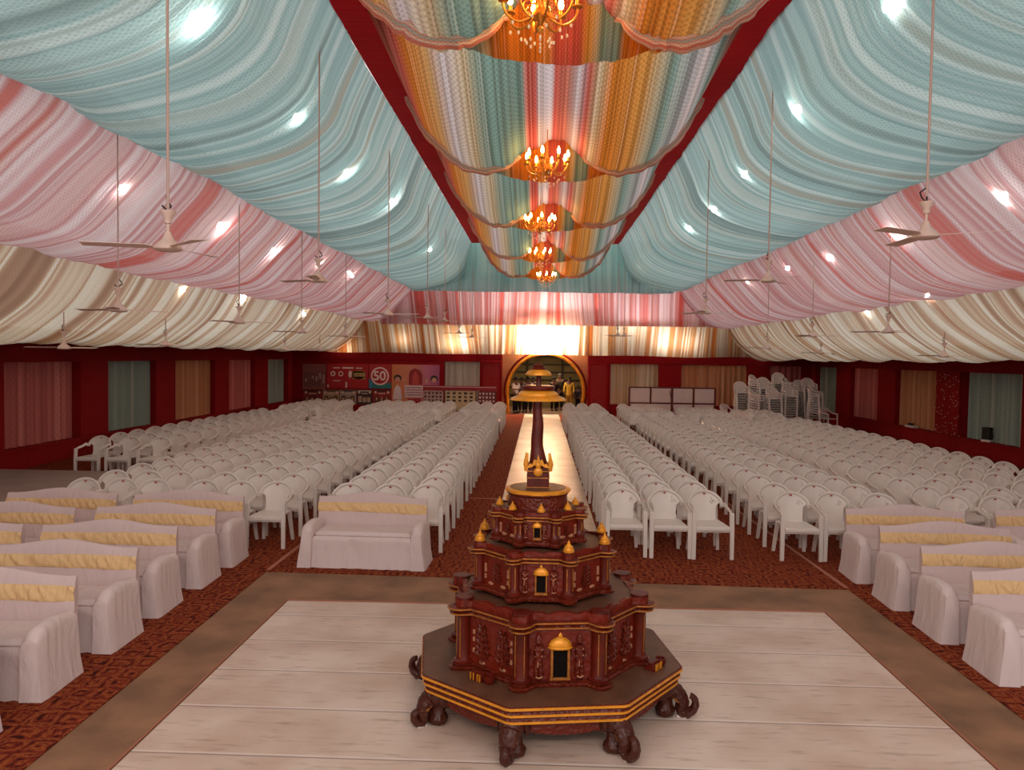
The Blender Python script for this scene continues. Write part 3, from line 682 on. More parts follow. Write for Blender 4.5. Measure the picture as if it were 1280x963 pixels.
BLK = [('block along the runner', 'poster', [-1.5, -2.03, -2.56]), ('second block from runner', 'poster', [-3.6, -4.1, -4.62]), ('third block from runner', 'poster', [-5.3, -5.78, -6.28]), ('block by the curtains', 'poster', [-7.95, -8.61, -9.28]),
       ('block along the runner', 'stacked-chair', [1.18, 1.72, 2.26]), ('second block from runner', 'stacked-chair', [3.42, 3.98, 4.58]), ('third block from runner', 'stacked-chair', [5.58, 6.1, 6.62]), ('block by the curtains', 'stacked-chair', [7.45, 7.95, 8.5])]
cand = []
for bi, (bn, half, xs) in enumerate(BLK):
    for r in range(26):
        y = 10.43+r*.725+(1.2 if r >= 20 else 0)-.23
        if bi == 3 and y < 15.1: continue
        if bi == 3: y += .12
        if (bi == 7 and y > 27.6) or (bi == 6 and y > 28.6): continue
        for ci, x in enumerate(xs):
            sk = (x-(-1.5 if x < 0 else 1.18))*(-.004)*(y-10)          # blocks lean very slightly towards the aisle further back
            xx = x+sk+rng.normal(0, .008); yy = y+rng.normal(0, .012)
            p = project(xx, yy+.2, .75)
            if not (-25 < p[0] < 1305): continue
            cand.append((yy, xx, bi, r, ci))
cand.sort()
print('row chairs', len(cand))
near, rest = cand[:290], cand[290:]
SEAT = ['seat nearest the runner', 'middle seat', 'seat farthest from runner']
chair_root_proto = empty('plastic_armchair'); chair_root_proto['category'] = 'chair'; chair_root_proto['group'] = 'white plastic armchairs in rows facing the stage'
for k in chair_me:
    o = bpy.data.objects.new(NAMES[k], chair_me[k]); C.objects.link(o); o.parent = chair_root_proto
    if k == 'sticker': o['label'] = 'small red sticker on the top of the back'
kmc = {chair_root_proto.name: [o for o in C.objects if o.parent is chair_root_proto]}
single_proto = bpy.data.objects.new('plastic_armchair', mid_me); single_proto['category'] = 'chair'; single_proto['group'] = chair_root_proto['group']
first = True; first_row = {}
for i, (y, x, bi, r, ci) in enumerate(near):
    rz = rng.normal(0, .022)
    fr = first_row.setdefault(bi, r)
    lab = 'white plastic armchair, %s row, %s of %s, %s half' % (ORD[r-fr], SEAT[ci], BLK[bi][0], BLK[bi][1])
    zf = .0095
    if i < 120:
        if first: o = chair_root_proto; o.location = (x, y, zf); o.rotation_euler = (0, 0, rz); o['label'] = lab; first = False
        else: copy_tree(chair_root_proto, kmc, (x, y, zf), rz, lab)
    else:
        o = single_proto.copy(); C.objects.link(o); o.location = (x, y, zf); o.rotation_euler = (0, 0, rz); o['label'] = lab
v, f, mi = [], [], []
LV_ = np.array(lov)
for (y, x, bi, r, ci) in rest:
    a = rng.normal(0, .022); c, s = math.cos(a), math.sin(a); b = len(v)
    q = LV_.copy(); q[:, 0], q[:, 1] = LV_[:, 0]*c-LV_[:, 1]*s+x, LV_[:, 0]*s+LV_[:, 1]*c+y; q[:, 2] += .0095
    v += q.tolist(); f += [tuple(k+b for k in t_) for t_ in lof]; mi += lomi
me = bpy.data.meshes.new('distant_chair_rows'); me.from_pydata(v, [], f); me.materials.append(M['white_chair']); me.materials.append(M['sticker'])
me.polygons.foreach_set('material_index', mi); me.polygons.foreach_set('use_smooth', [True]*len(f)); me.update()
if hasattr(me, 'set_sharp_from_angle'): me.set_sharp_from_angle(angle=math.radians(40))
o = bpy.data.objects.new('distant_chair_rows', me); C.objects.link(o); tag(o, 'remaining rows of white plastic armchairs towards the posters and arch', 'chair', None, 'stuff')
# slatted chairs stacked at the back
def slat_chair():
    m = MB()
    m.box((0, -.02, .42), (.42, .42, .025), bev=.01)
    for sd in (-1, 1):
        m.tube([(sd*.235, -.22, 0), (sd*.235, -.2, .60)], .026, 6); m.tube([(sd*.2, .25, 0), (sd*.18, .2, .42)], .025, 6)
        m.tube([(sd*.235, -.22, .60), (sd*.25, 0, .62), (sd*.235, .14, .66), (sd*.19, .22, .76), (sd*.1, .25, .82), (0, .255, .835)], .026, 6)
    for k in range(7):
        x = -.15+.05*k; m.box((x, .2+.02*(1-abs(k-3)/3), .61), (.032, .014, .40))
    m.box((0, .25, .80), (.26, .02, .05), bev=.008)
    return m
slat_me = slat_chair().mesh('slatted_chair', M['white'])
slat_proto = bpy.data.objects.new('slatted_chair', slat_me); slat_proto['category'] = 'chair'; slat_proto['group'] = 'slatted white chairs in tall stacks at the back'
STK = [(928, 29.8, 11, 'leftmost'), (944, 30.2, 14, ''), (957, 29.9, 13, ''), (972, 30.6, 15, ''), (988, 30.4, 13, ''), (1000, 30.2, 12, ''), (1013, 30.0, 13, ''), (945, 29.3, 8, ''), (968, 29.2, 9, ''), (986, 29.3, 10, ''), (1021, 29.4, 10, '')]
SN = ['stack nearest the display boards', 'second rear stack from the display boards', 'third rear stack from the display boards', 'tallest stack in the middle', 'fifth rear stack from the display boards', 'sixth rear stack from the display boards', 'rear stack before the corner teal curtain', 'first front stack from display boards', 'second front stack from display boards', 'third front stack from display boards', 'tilted-top stack by the corner teal curtain']
for si, (px, Y, n, _) in enumerate(STK):
    x = at_y(px, 500, Y)[0]; rz = rng.normal(0, .12)+(.9 if si % 3 == 1 else 0)
    for k in range(n):
        o = slat_proto.copy(); C.objects.link(o); o.location = (x+.004*k*(1 if si % 2 else -1), Y+.006*k, .0095+.088*k); o.rotation_euler = (0.0 if not (si == 10 and k == n-1) else .0, 0, rz+rng.normal(0, .02)+(.5 if (si == 10 and k == n-1) else 0))
        o['label'] = 'slatted white chair, %s from the floor, %s' % (ORD[k], SN[si])
for px, Y, l in ((910, 29.9, 'single slatted white chair standing between display boards and the chair stacks'), (1036, 29.0, 'slatted white chair standing alone beside the stacks near the corner curtain')):
    o = slat_proto.copy(); C.objects.link(o); o.location = (at_y(px, 500, Y)[0], Y, .0095); o.rotation_euler = (0, 0, .5); o['label'] = l; o['group'] = 'single slatted chairs'
# ------------------------------------------------------------------ covered sofas
def mat_fabric(name, rgb, rough=.85, bump=.5, scale=7.0, sheen=True):
    t = NT(name); tc = t.n('TexCoord'); mp = t.n('Mapping', ins={'Vector': tc.outputs['Object'], 'Scale': (1, 1, .35)})
    nz = t.n('TexNoise', ins={'Vector': mp.outputs[0], 'Scale': scale, 'Detail': 3.0, 'Distortion': .6})
    b = t.n('BsdfPrincipled', ins={'Base Color': lin(rgb), 'Roughness': rough, 'Specular IOR Level': .25})
    bp = t.n('Bump', ins={'Strength': bump, 'Distance': .05, 'Height': nz.outputs[0]}); t.t.links.new(bp.outputs[0], b.inputs['Normal'])
    return t.done(b.outputs[0])
M['slip'] = mat_fabric('slipcover', (222, 206, 204)); M['slip2'] = mat_fabric('slipcover_back', (212, 192, 190), scale=5)
M['sash'] = mat_fabric('sash_satin', (230, 194, 142), .5, .8, 14)
SW, SD = 1.50, .62
def sofa(label=None, W=SW):
    root = empty('covered_sofa', (0, 0, 0), 0, label, 'sofa', 'white covered sofas with yellow sashes')
    nz = noise1(5); hb = W/2-.14; SH = .375
    def ring(z, ex, yf, n=22):
        pts = []
        for k in range(n+1): pts.append((-hb-ex+(2*hb+2*ex)*k/n, yf+.016*float(nz(k*1.3+z*7))*(1 if z < .34 else .3), z))
        pts += [(hb+ex, .50, z), (-hb-ex, .50, z)]; return pts
    m = MB(); m.loft([ring(.0, .0, -.03), ring(.10, .0, -.005), ring(.24, -.005, .02), ring(.31, -.005, .015), ring(SH-.03, -.01, .02), ring(SH-.005, -.02, .04), ring(SH+.005, -.04, .09)]); m.build('seat_skirt', M['slip'], root)
    m = MB(); m.box((0, .28, SH+.01), (2*hb-.02, .46, .075), bev=.035); m.build('seat_cushion', M['slip'], root)
    for sd in (-1, 1):
        m = MB(); R = []; n = 12
        for j in range(n+1):                       # cross-sections from front to back
            v = j/n; y = -.02+.52*v; top = .50+.035*math.sin(PI*min(1, v*1.1))-.05*max(0, 1-v*7)**2; w = .135; ring_ = []
            for (xo, zz) in ((0, 0), (0, .2), (0, .36), (.005, .45), (.022, .488), (.06, .505), (.10, .50), (.128, .475), (.138, .43), (.145, .3), (.165, .14), (.185, 0)):
                f = 1.0 if v > .04 else .9; yy = y-(.035*(1-zz/.5) if j == 0 else 0)
                ring_.append((sd*(hb-.005+.07+(xo-.07)*f+.006*float(nz(v*6+zz*9))*(zz > 0)), yy, zz*top/.505))
            R.append(ring_)
        m.loft(R if sd < 0 else R[::-1]); m.build('arm', M['slip'], root)
    hw = W/2-.055
    def topz(q): return .752+.066*(.5+.5*math.cos(PI*min(1, abs(q)*1.12)))
    def bk(q, z, side):
        yy = .46+.13*z+(0 if side == 0 else .09*(1-.5*z))+.007*float(nz(q*6+z*6+side*9)); return (q*hw*(1+.015*(1-z)), yy, z)
    m = MB(); n = 30; R = []
    for (z01, sd) in [(0, 0), (.3, 0), (.6, 0), (.8, 0), (.95, 0), (1.0, .35), (1.0, .7), (.93, 1), (.5, 1), (0, 1)]:
        row = []
        for k in range(n+1):
            q = -1+2*k/n; z = .05+(topz(q)-.05)*z01
            a_, b_ = bk(q, z, 0), bk(q, z, 1); row.append((a_[0], a_[1]+(b_[1]-a_[1])*sd, z+(.006 if z01 == 1 else 0)))
        R.append(row)
    m.loft(R, False, False, closed=False)
    ncol = n+1; cnt = len(R)
    m.f.append(tuple(r*ncol for r in range(cnt))); m.f.append(tuple(r*ncol+n for r in reversed(range(cnt))))
    m.build('backrest', M['slip2'], root)
    m = MB()
    def sash(u, v):
        q = u*2-1; z = .565+.125*v+.010*float(nz(u*5+v*2))+.012*math.sin(PI*u); p = bk(q*1.004, z, 0); e = math.sin(PI*v)**.5 if 0 < v < 1 else 0
        return (p[0], p[1]-.004-(.012+.012*float(nz(u*34+2.4*v+math.sin(u*9))))*e, z)
    m.grid(sash, 110, 8); m.build('sash', M['sash'], root)['label'] = 'gathered yellow satin sash'
    return root
s0 = sofa('white covered sofa standing alone facing the mat before the chair rows')
c1, c2 = on_floor(370, 708), on_floor(530, 716)
s0.location = ((c1[0]+c2[0])/2+.02, 9.13, .0095); s0.rotation_euler = (0, 0, -.03); s0.scale = (1, 1, 1)
km = kid_map()
lefts = [5.43, 6.37, 7.25, 8.2, 9.05]
for k, y in enumerate([4.5]+lefts):
    copy_tree(s0, km, (-3.62-SW/2-.02-(.04 if k > 2 else 0), y, .0095), rng.normal(.03, .015), ('%s covered sofa from the stage in the column beside the bare concrete strip, poster side' % ORD[k]))
for k, y in enumerate([7.2, 8.1, 9.0]):
    copy_tree(s0, km, (-5.40-SW/2+.1, y, .0095), rng.normal(.02, .02), '%s covered sofa in the column next to the grey platform' % ['nearest', 'middle', 'farthest'][k])
for k, y in enumerate([6.22, 7.12, 8.05, 9.0]):
    copy_tree(s0, km, (3.72+SW/2+.03, y, .0095), rng.normal(-.03, .015), '%s covered sofa from the stage in the column on the stacked-chair side' % ORD[k])
copy_tree(s0, km, (5.62+SW/2, 9.1, .0095), -.03, 'covered sofa behind the column, cut by the photo edge on the speaker side')
# ------------------------------------------------------------------ the carved tower
def mat_carved(name, rgb, rgb2, scale=38.0, strength=.9):
    t = NT(name); tc = t.n('TexCoord'); P = tc.outputs['Object']
    v = t.n('TexVoronoi', feature='SMOOTH_F1', ins={'Vector': P, 'Scale': scale}); nz = t.n('TexNoise', ins={'Vector': P, 'Scale': scale*.6, 'Detail': 3.0})
    nb = t.n('TexNoise', ins={'Vector': P, 'Scale': 5.0, 'Detail': 3.0})
    b = t.n('BsdfPrincipled', ins={'Base Color': t.mix(nb.outputs[0], lin(rgb), lin(rgb2)), 'Roughness': .36, 'Specular IOR Level': .35})
    h = t.math('ADD', v.outputs['Distance'], t.math('MULTIPLY', nz.outputs[0], .5))
    bp = t.n('Bump', ins={'Strength': strength, 'Distance': .012, 'Height': h}); t.t.links.new(bp.outputs[0], b.inputs['Normal'])
    return t.done(b.outputs[0])
M['wall_w'] = mat_carved('tower_panel', (126, 36, 18), (80, 20, 11), 26, .8)
M['carved'] = mat_carved('tower_carving', (118, 40, 20), (72, 20, 11), 42, 1.0)
M['slabtop'] = simple('slab_top', (104, 66, 46), .5, noise=.3, nscale=6)
M['oldgold'] = simple('old_gilt', (190, 118, 52), .42, .45, noise=.4, nscale=30, bump=.2, bscale=50)
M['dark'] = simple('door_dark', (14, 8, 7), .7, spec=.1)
M['silver'] = simple('figure_paint', (190, 130, 96), .5, .2, noise=.3, nscale=40)
pag = empty('carved_tower', (.09, 5.76, .008), 0, 'dark red carved wooden temple tower with gilt domes and a tall umbrella spire', 'sculpture')
def outline(R, rc, rot, z, n=160):
    pts = []
    for k in range(n):
        a = 2*PI*k/n; l = (a-rot) % (PI/4); d = min(l, PI/4-l); r = R*math.cos(PI/8)/math.cos(abs(l-PI/8)); q = rc*rc-(R*math.sin(d))**2
        if rc > 0 and q > 0: r = max(r, R*math.cos(d)+math.sqrt(q))
        pts.append((r*math.cos(a), r*math.sin(a), z))
    return pts
def vert(R, k, rot): a = rot+PI/4*k; return R*math.cos(a), R*math.sin(a)
def ring_loft(name, prof, rot, mat, parent, off=(0, 0), caps=(True, True), n=160):
    m = MB(); m.M = Matrix.Translation((off[0], off[1], 0)); m.loft([outline(R, rc, rot, z, n) for R, rc, z in prof], *caps); return m.build(name, mat, parent)
R0 = math.radians(247.5+7.9)
S = 1.015; zt = .362
slab_ = ring_loft('slab', [(S*.93, 0, zt-.125), (S*.97, 0, zt-.115), (S*.955, 0, zt-.07), (S*.985, 0, zt-.06), (S*.97, 0, zt-.03), (S*1.0, 0, zt-.022), (S*1.0, 0, zt)], R0, M['carved'], pag)
ring_loft('slab_top', [(S*.985, 0, zt-.01), (S*.985, 0, zt+.003)], R0, M['slabtop'], slab_)
for zz, rr in ((zt-.013, 1.001), (zt-.062, .987), (zt-.113, .972)):
    g = ring_loft('gilt_band', [(S*rr-.001, 0, zz-.009), (S*rr+.003, 0, zz-.007), (S*rr+.003, 0, zz+.007), (S*rr-.001, 0, zz+.009)], R0, M['gold'], slab_, caps=(False, False)); g['label'] = 'gilt band'
# carved apron under the slab: scalloped
m = MB(); rings = []
def apron(k, n, lvl):
    p = outline(S*(.90, .90, .86, .86)[lvl], 0, R0, 0, n)[k]; a = k/n*2*PI; dip = abs(math.sin((a-R0)*4)); dz = (zt-.12, zt-.16-.07*dip**.6, zt-.16-.07*dip**.6, zt-.12)[lvl]
    return (p[0], p[1], dz+.006*math.sin(a*130)*(1 if lvl in (1, 2) else 0))
m.loft([[apron(k, 240, l) for k in range(240)] for l in range(4)], False, False); m.build('apron', M['carved'], pag)
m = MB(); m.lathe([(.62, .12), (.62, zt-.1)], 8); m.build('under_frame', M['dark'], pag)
# elephant-head feet
M['elephant'] = mat_carved('elephant_carving', (84, 38, 24), (50, 18, 12), 30, .8)
def elephant(k):
    a = R0+PI/4*k; m = MB(); m.M = Matrix.Translation((S*.86*math.cos(a), S*.86*math.sin(a), 0)) @ Matrix.Rotation(a, 4, 'Z') @ Matrix.Diagonal((1.0, 1.25, 1.04, 1))
    m.sphere((.02, 0, .20), (.10, .075, .085), 12, 9)                       # head
    m.sphere((-.06, 0, .19), (.10, .07, .10), 10, 8)
    tr = smooth_poly([(.06, 0, .20), (.12, 0, .155), (.145, 0, .10), (.13, 0, .055), (.165, 0, .035), (.215, 0, .06), (.235, 0, .11), (.22, 0, .15), (.195, 0, .16)] if k % 8 not in (0, 7) else [(.06, 0, .20), (.115, 0, .15), (.13, 0, .09), (.125, 0, .045), (.15, 0, .03), (.185, 0, .045), (.195, 0, .085), (.18, 0, .105), (.165, 0, .10)], 26)
    rad = np.linspace(.06, .02, 26)*(1+.06*np.sin(np.arange(26)*2.6)); m.tube(tr, list(rad), 10)
    for sd in (-1, 1):
        m.sphere((.0, sd*.075, .20), (.05, .018, .07), 10, 7)                  # ears
        m.sphere((.085, sd*.045, .225), .013, 6, 5)
    m.lathe([(.07, .0), (.075, .03), (.055, .06), (.05, .12)], 10, c=(.02, 0, .02))
    o = m.build('elephant_foot', M['elephant'], pag)
    m = MB(); m.M = Matrix.Translation((S*.86*math.cos(a), S*.86*math.sin(a), 0)) @ Matrix.Rotation(a, 4, 'Z')
    for sd in (-1, 1): m.tube([(.07, sd*.045, .17), (.12, sd*.05, .13), (.155, sd*.045, .13)], [.013, .011, .004], 6)
    m.build('tusk', M['oldgold'], o)
    m = MB(); m.M = Matrix.Translation((S*.86*math.cos(a), S*.86*math.sin(a), 0)) @ Matrix.Rotation(a, 4, 'Z')
    m.box((.14, 0, .013), (.07, .06, .026), bev=.006); b = m.build('foot_block', M['white'], o); b['label'] = 'white block under the foot'
for k in range(8): elephant(k)
def dome(name, c, r, parent, mat=None):
    m = MB(); m.lathe([(r*1.05, 0), (r*1.1, r*.15), (r*.95, r*.3), (r*1.02, r*.45), (r*.8, r*.85), (r*.85, r*.95), (r*.5, r*1.3), (r*.25, r*1.6), (r*.3, r*1.75), (r*.1, r*2.0), (0, r*2.3)], 12, c=c); return m.build(name, mat or M['gold'], parent)
def figure(parent, x, z, h, M4):
    m = MB(); m.M = M4; k = h
    m.tube([(x, -.012, z), (x-.02*k, -.014, z+.25*k), (x+.03*k, -.014, z+.5*k)], [.05*k, .06*k, .08*k], 7); m.tube([(x+.1*k, -.012, z), (x+.09*k, -.014, z+.25*k), (x+.05*k, -.014, z+.5*k)], [.05*k, .06*k, .08*k], 7)
    m.tube([(x+.04*k, -.014, z+.45*k), (x+.03*k, -.018, z+.62*k), (x+.04*k, -.014, z+.8*k)], [.10*k, .085*k, .10*k], 8)
    m.sphere((x+.04*k, -.02, z+.9*k), (.07*k, .06*k, .085*k), 8, 6); m.lathe([(.075*k, 0), (.06*k, .05*k), (.02*k, .12*k), (0, .14*k)], 8, c=(x+.04*k, -.02, z+.94*k))
    m.tube([(x-.05*k, -.014, z+.76*k), (x-.15*k, -.02, z+.62*k), (x-.05*k, -.035, z+.52*k)], [.035*k, .03*k, .025*k], 6); m.tube([(x+.13*k, -.014, z+.76*k), (x+.22*k, -.02, z+.6*k), (x+.15*k, -.035, z+.5*k)], [.035*k, .03*k, .025*k], 6)
    o = m.build('guardian_figure', M['carved'], parent)
    m = MB(); m.M = M4
    m.tube([(x-.05*k, -.026, z+.55*k), (x+.04*k, -.034, z+.5*k), (x+.13*k, -.026, z+.56*k)], .018*k, 5); m.tube([(x-.05*k, -.026, z+.72*k), (x+.04*k, -.036, z+.64*k), (x+.13*k, -.026, z+.72*k)], .014*k, 5)
    m.tube([(x-.03*k, -.03, z+.06*k), (x+.05*k, -.035, z+.03*k), (x+.13*k, -.03, z+.06*k)], .02*k, 5); m.tube([(x+.02*k, -.035, z+.5*k), (x+.02*k, -.035, z+.3*k)], .016*k, 5)
    m.build('figure_trim', M['silver'], o)
def doorway(parent, M4, w, h, zb):
    m = MB(); m.M = M4
    for sd in (-1, 1): m.box((sd*w*.5, -.008, zb+h*.5), (w*.16, .028, h), bev=.004)
    m.box((0, -.006, zb-.008), (w*1.25, .03, .02), bev=.004)
    d = m.build('doorway', M['oldgold'], parent)
    m = MB(); m.M = M4; m.box((0, -.001, zb+h*.5), (w*.86, .012, h)); m.build('door_recess', M['dark'], d)
    m = MB(); m.M = M4; R = []
    for (r, z) in ((.72, 0), (.76, .06), (.66, .12), (.70, .2), (.55, .42), (.34, .56), (.12, .64), (.13, .72), (.04, .82), (0.0, .86)):
        R.append([(r*w*math.cos(PI+PI*q/10), -.004+.5*r*w*math.sin(PI+PI*q/10), zb+h+z*w*1.1) for q in range(11)])
    m.loft(R, True, False, closed=False); m.build('door_dome', M['gold'], d)
def relief(parent, M4, w, h, zb, sd):
    m = MB(); m.M = M4; r = random.Random(3+sd)
    for cx in ((-.25, .25) if w > .3 else (0,)):
        m.tube([(cx*w, -.003, zb+.08*h), (cx*w+.01*w, -.006, zb+.5*h), (cx*w, -.003, zb+.85*h)], .012*h/.3, 5)
        for lv in range(5):
            for s_ in (-1, 1):
                z0 = zb+h*(.2+.14*lv); rr = w*(.17-.02*lv)
                m.tube([(cx*w+s_*rr*.1, -.004, z0), (cx*w+s_*rr*.6, -.008, z0+.02*h), (cx*w+s_*rr, -.006, z0+.1*h), (cx*w+s_*rr*.7, -.004, z0+.15*h), (cx*w+s_*rr*.45, -.006, z0+.1*h)], .008*h/.3+.003, 5)
    o = m.build('relief_tree', M['carved'], parent)
    m = MB(); m.M = M4
    for s_ in (-1, 1):
        for z in (.3, .55, .72): m.box((s_*w*.46, -.004, zb+h*z), (.02, .012, .035), bev=.004)
    for q in (-.25, .25): m.sphere((q*w, -.002, zb+.06*h), (.03, .008, .014), 8, 5)
    m.build('relief_trim', M['silver'], o)
def tier(name, off, R, rc, rot, zb, z1, z2, domes=None, door=None, label=None, parapet=.05, merl=True, reliefs=True, deck=.02):
    T = bpy.data.objects.new(name, None); C.objects.link(T); T.parent = pag; T.empty_display_size = .1
    ox, oy = off
    w = ring_loft('tier_wall', [(R*.97, 0, zb), (R*.97, 0, z1+.01)], rot, M['wall_w'], T, off)
    ring_loft('base_moulding', [(R*1.02, rc*1.25, zb), (R*1.03, rc*1.3, zb+.018), (R*1.0, rc*1.1, zb+.028), (R*1.01, rc*1.2, zb+.04), (R*.97, rc*.9, zb+.046)], rot, M['carved'], T, off)
    h = z2-z1
    ring_loft('cornice', [(R*.985, rc*1.05, z1), (R*1.02, rc*1.25, z1+h*.2), (R*1.0, rc*1.1, z1+h*.45), (R*1.035, rc*1.35, z1+h*.75), (R*1.035, rc*1.35, z2), (R*.99, rc*1.1, z2+.004)], rot, M['carved'], T, off)
    for zz, k_, c_ in ((z1+h*.2, 1.021, 1.26), (z1+h*.88, 1.036, 1.36)):
        g = ring_loft('gilt_band', [(R*k_-.001, rc*c_-.001, zz-.006), (R*k_+.003, rc*c_+.003, zz-.004), (R*k_+.003, rc*c_+.003, zz+.004), (R*k_-.001, rc*c_-.001, zz+.006)], rot, M['oldgold'], T, off, (False, False)); g['label'] = 'gilt band'
    ring_loft('deck', [(R*.97, 0, z2), (R*.97, 0, z2+deck)], rot, M['slabtop'], T, off)
    n = 160; m = MB(); m.M = Matrix.Translation((ox, oy, 0)); A = outline(R*.985, rc*1.1, rot, 0, n); B = outline(R*.93, rc*.6, rot, 0, n)
    def mz(k): return z2+parapet*(.72+.28*abs(math.sin(k*PI*20/ n*1.0))) if merl else z2+parapet
    m.loft([[(p[0], p[1], z2-.002) for p in A], [(p[0], p[1], mz(k)) for k, p in enumerate(A)], [(p[0], p[1], mz(k)) for k, p in enumerate(B)], [(p[0], p[1], z2+.004) for p in B]], False, False); m.build('parapet', M['wall_w'], T)
    for k in range(8):
        vx, vy = vert(R*.985, k, rot); m = MB(); m.lathe([(rc*1.2, zb+.04), (rc*1.25, zb+.055), (rc*.95, zb+.065), (rc*.85, zb+.09), (rc*.85, z1-.02), (rc*1.05, z1)], 14, c=(vx+ox, vy+oy, 0))
        m.lathe([(rc*1.0, z2), (rc*1.0, z2+parapet*.95), (rc*1.1, z2+parapet*1.0), (rc*1.1, z2+parapet*1.14), (0, z2+parapet*1.14)], 14, c=(vx+ox, vy+oy, 0))
        col = m.build('column', M['wood'], T); m = MB(); a0 = math.atan2(vy, vx)
        for da in (-.62, .62):
            x, y = vx+ox+rc*.86*math.cos(a0+da), vy+oy+rc*.86*math.sin(a0+da); m.box((x, y, (zb+z1)/2+.03), (.006, .006, z1-zb-.11), rz=a0+da)
        m.build('gilt_line', M['oldgold'], col)
        if domes and k in domes: dome('column_dome', (vx+ox, vy+oy, z2+parapet*1.14), rc*.85, col)
    for k in range(8):
        a = rot+PI/4*(k+.5); ap = R*.97*math.cos(PI/8); M4 = Matrix.Translation((ox+ap*math.cos(a), oy+ap*math.sin(a), 0)) @ Matrix.Rotation(a+PI/2, 4, 'Z')
        side = 2*R*.97*math.sin(PI/8)
        if k % 2 == 0 and door:
            dw, dh = door; doorway(T, M4, dw, dh, zb+.06)
            hh = (z1-zb)*.72
            for sx in (-1, 1): figure(T, sx*side*.27-.02, zb+.06, hh if hh < .3 else .27, M4)
        elif reliefs: relief(T, M4, side*.72, z1-zb-.08, zb+.05, k)
    return T
B = 247.5
tier('lower_tier', (.0, .0), .70, .062, math.radians(B+7.5), zt, .755, .81, None, (.115, .20), parapet=.06, deck=.045)
tier('middle_tier', (-.045, .0), .50, .044, math.radians(B-1.0), .885, 1.15, 1.19, (1, 2, 3, 5, 6, 7, 0)[1:] if 0 else (1, 2, 3, 4, 5, 6, 7), (.075, .125), parapet=.042)
tier('upper_tier', (-.075, .0), .335, .034, math.radians(B-2.0), 1.235, 1.41, 1.445, None, (.05, .075), parapet=.03, reliefs=True)
# drum with lobed gilt plate, small domes
T = bpy.data.objects.new('drum', None); C.objects.link(T); T.parent = pag
sx_ = -.085
m = MB(); m.lathe([(.25, 1.45), (.25, 1.47), (.225, 1.475), (.22, 1.56), (.235, 1.575), (.235, 1.58)], 36, c=(sx_, 0, 0)); m.build('drum_wall', M['carved'], T)
for k in range(8):
    a = R0+PI/4*k+.35; dome('drum_dome', (sx_+.285*math.cos(a), .285*math.sin(a), 1.478), .028, T)
m = MB(); n = 64; f_ = lambda k, s_: (.232+.014*abs(math.cos(k/n*PI*8)))*s_
m.loft([[(sx_+f_(k, s_)*math.cos(2*PI*k/n), f_(k, s_)*math.sin(2*PI*k/n), z) for k in range(n)] for s_, z in ((.97, 1.58), (1.0, 1.585), (1.0, 1.603), (.96, 1.61))]); g = m.build('lobed_plate', M['gold'], T)
m = MB(); m.lathe([(.21, 1.609), (.21, 1.613)], 32, c=(sx_, 0, 0)); m.build('plate_top', M['slabtop'], T)
# spire
T = bpy.data.objects.new('spire', None); C.objects.link(T); T.parent = pag
m = MB(); m.box((sx_, 0, 1.675), (.165, .165, .13), bev=.012); m.box((sx_, 0, 1.75), (.15, .15, .05), bev=.01); m.build('shrine_block', M['wood'], T)
m = MB()
for z in (1.62, 1.69, 1.74): m.box((sx_, 0, z), (.172, .172, .008))
m.build('gilt_line', M['oldgold'], T)
m = MB()
for a in range(4): # gilded gable leaves round the block
    m.M = Matrix.Translation((sx_, 0, 0)) @ Matrix.Rotation(a*PI/2, 4, 'Z')
    m.prism([(-.085, 1.765), (-.06, 1.80), (-.045, 1.79), (-.03, 1.83), (-.012, 1.82), (0, 1.865), (.012, 1.82), (.03, 1.83), (.045, 1.79), (.06, 1.80), (.085, 1.765), (.05, 1.77), (0, 1.80), (-.05, 1.77)], -.086, -.074)
m.build('gilt_gable', M['gold'], T)
m = MB(); m.sphere((sx_, -.088, 1.735), (.034, .012, .034), 12, 8); m.sphere((sx_, -.088, 1.785), (.022, .012, .026), 12, 8); m.build('medallion', M['gold'], T)
for sd in (-1, 1):
    for sy in (-1, 1):
        m = MB(); m.lathe([(.012, 0), (.014, .03), (.02, .05), (.012, .08), (.004, .12), (0, .13)], 8, c=(sx_+sd*.092, sy*.07, 1.74)); m.build('pinnacle', M['gold'], T)
m = MB(); tz = smooth_poly([(sx_, 0, 1.76), (sx_-.004, 0, 1.84), (sx_-.012, 0, 1.95), (sx_-.006, 0, 2.08), (sx_-.012, 0, 2.2), (sx_-.008, 0, 2.29)], 24)
m.tube(tz, list(np.interp(np.linspace(0, 1, 24), [0, .12, .3, .6, .8, 1], [.075, .062, .046, .042, .034, .034])), 12); m.build('trunk', M['wood'], T)
def umb(name, z, R, h, mat, par, wob=0.0):
    m = MB(); n = 48; pr = [(.2, -.004), (.9, -.012), (.99, .0), (1.0, .12), (.97, .34), (.88, .58), (.74, .8), (.5, .96), (.3, 1.0), (.02, 1.02)]
    m.loft([[(sx_-.008+R*r*(1+wob*math.sin(k/n*2*PI*9))*math.cos(2*PI*k/n), R*r*(1+wob*math.sin(k/n*2*PI*9))*math.sin(2*PI*k/n), z+h*zz) for k in range(n)] for r, zz in pr]); return m.build(name, mat, par)
umb('umbrella', 2.265, .208, .045, M['gold'], T, .012); umb('umbrella', 2.30, .152, .05, M['gold'], T)
m = MB(); m.lathe([(.12, 2.342), (.125, 2.352), (.125, 2.368), (.115, 2.376), (0, 2.376)], 32, c=(sx_-.008, 0, 0)); m.build('tray', M['wood'], T)
m = MB(); m.lathe([(.022, 2.37), (.018, 2.39), (.018, 2.45), (.03, 2.47), (0, 2.47)], 12, c=(sx_-.006, 0, 0)); m.build('post', M['wood'], T)
umb('umbrella', 2.452, .098, .045, M['gold'], T, .01)
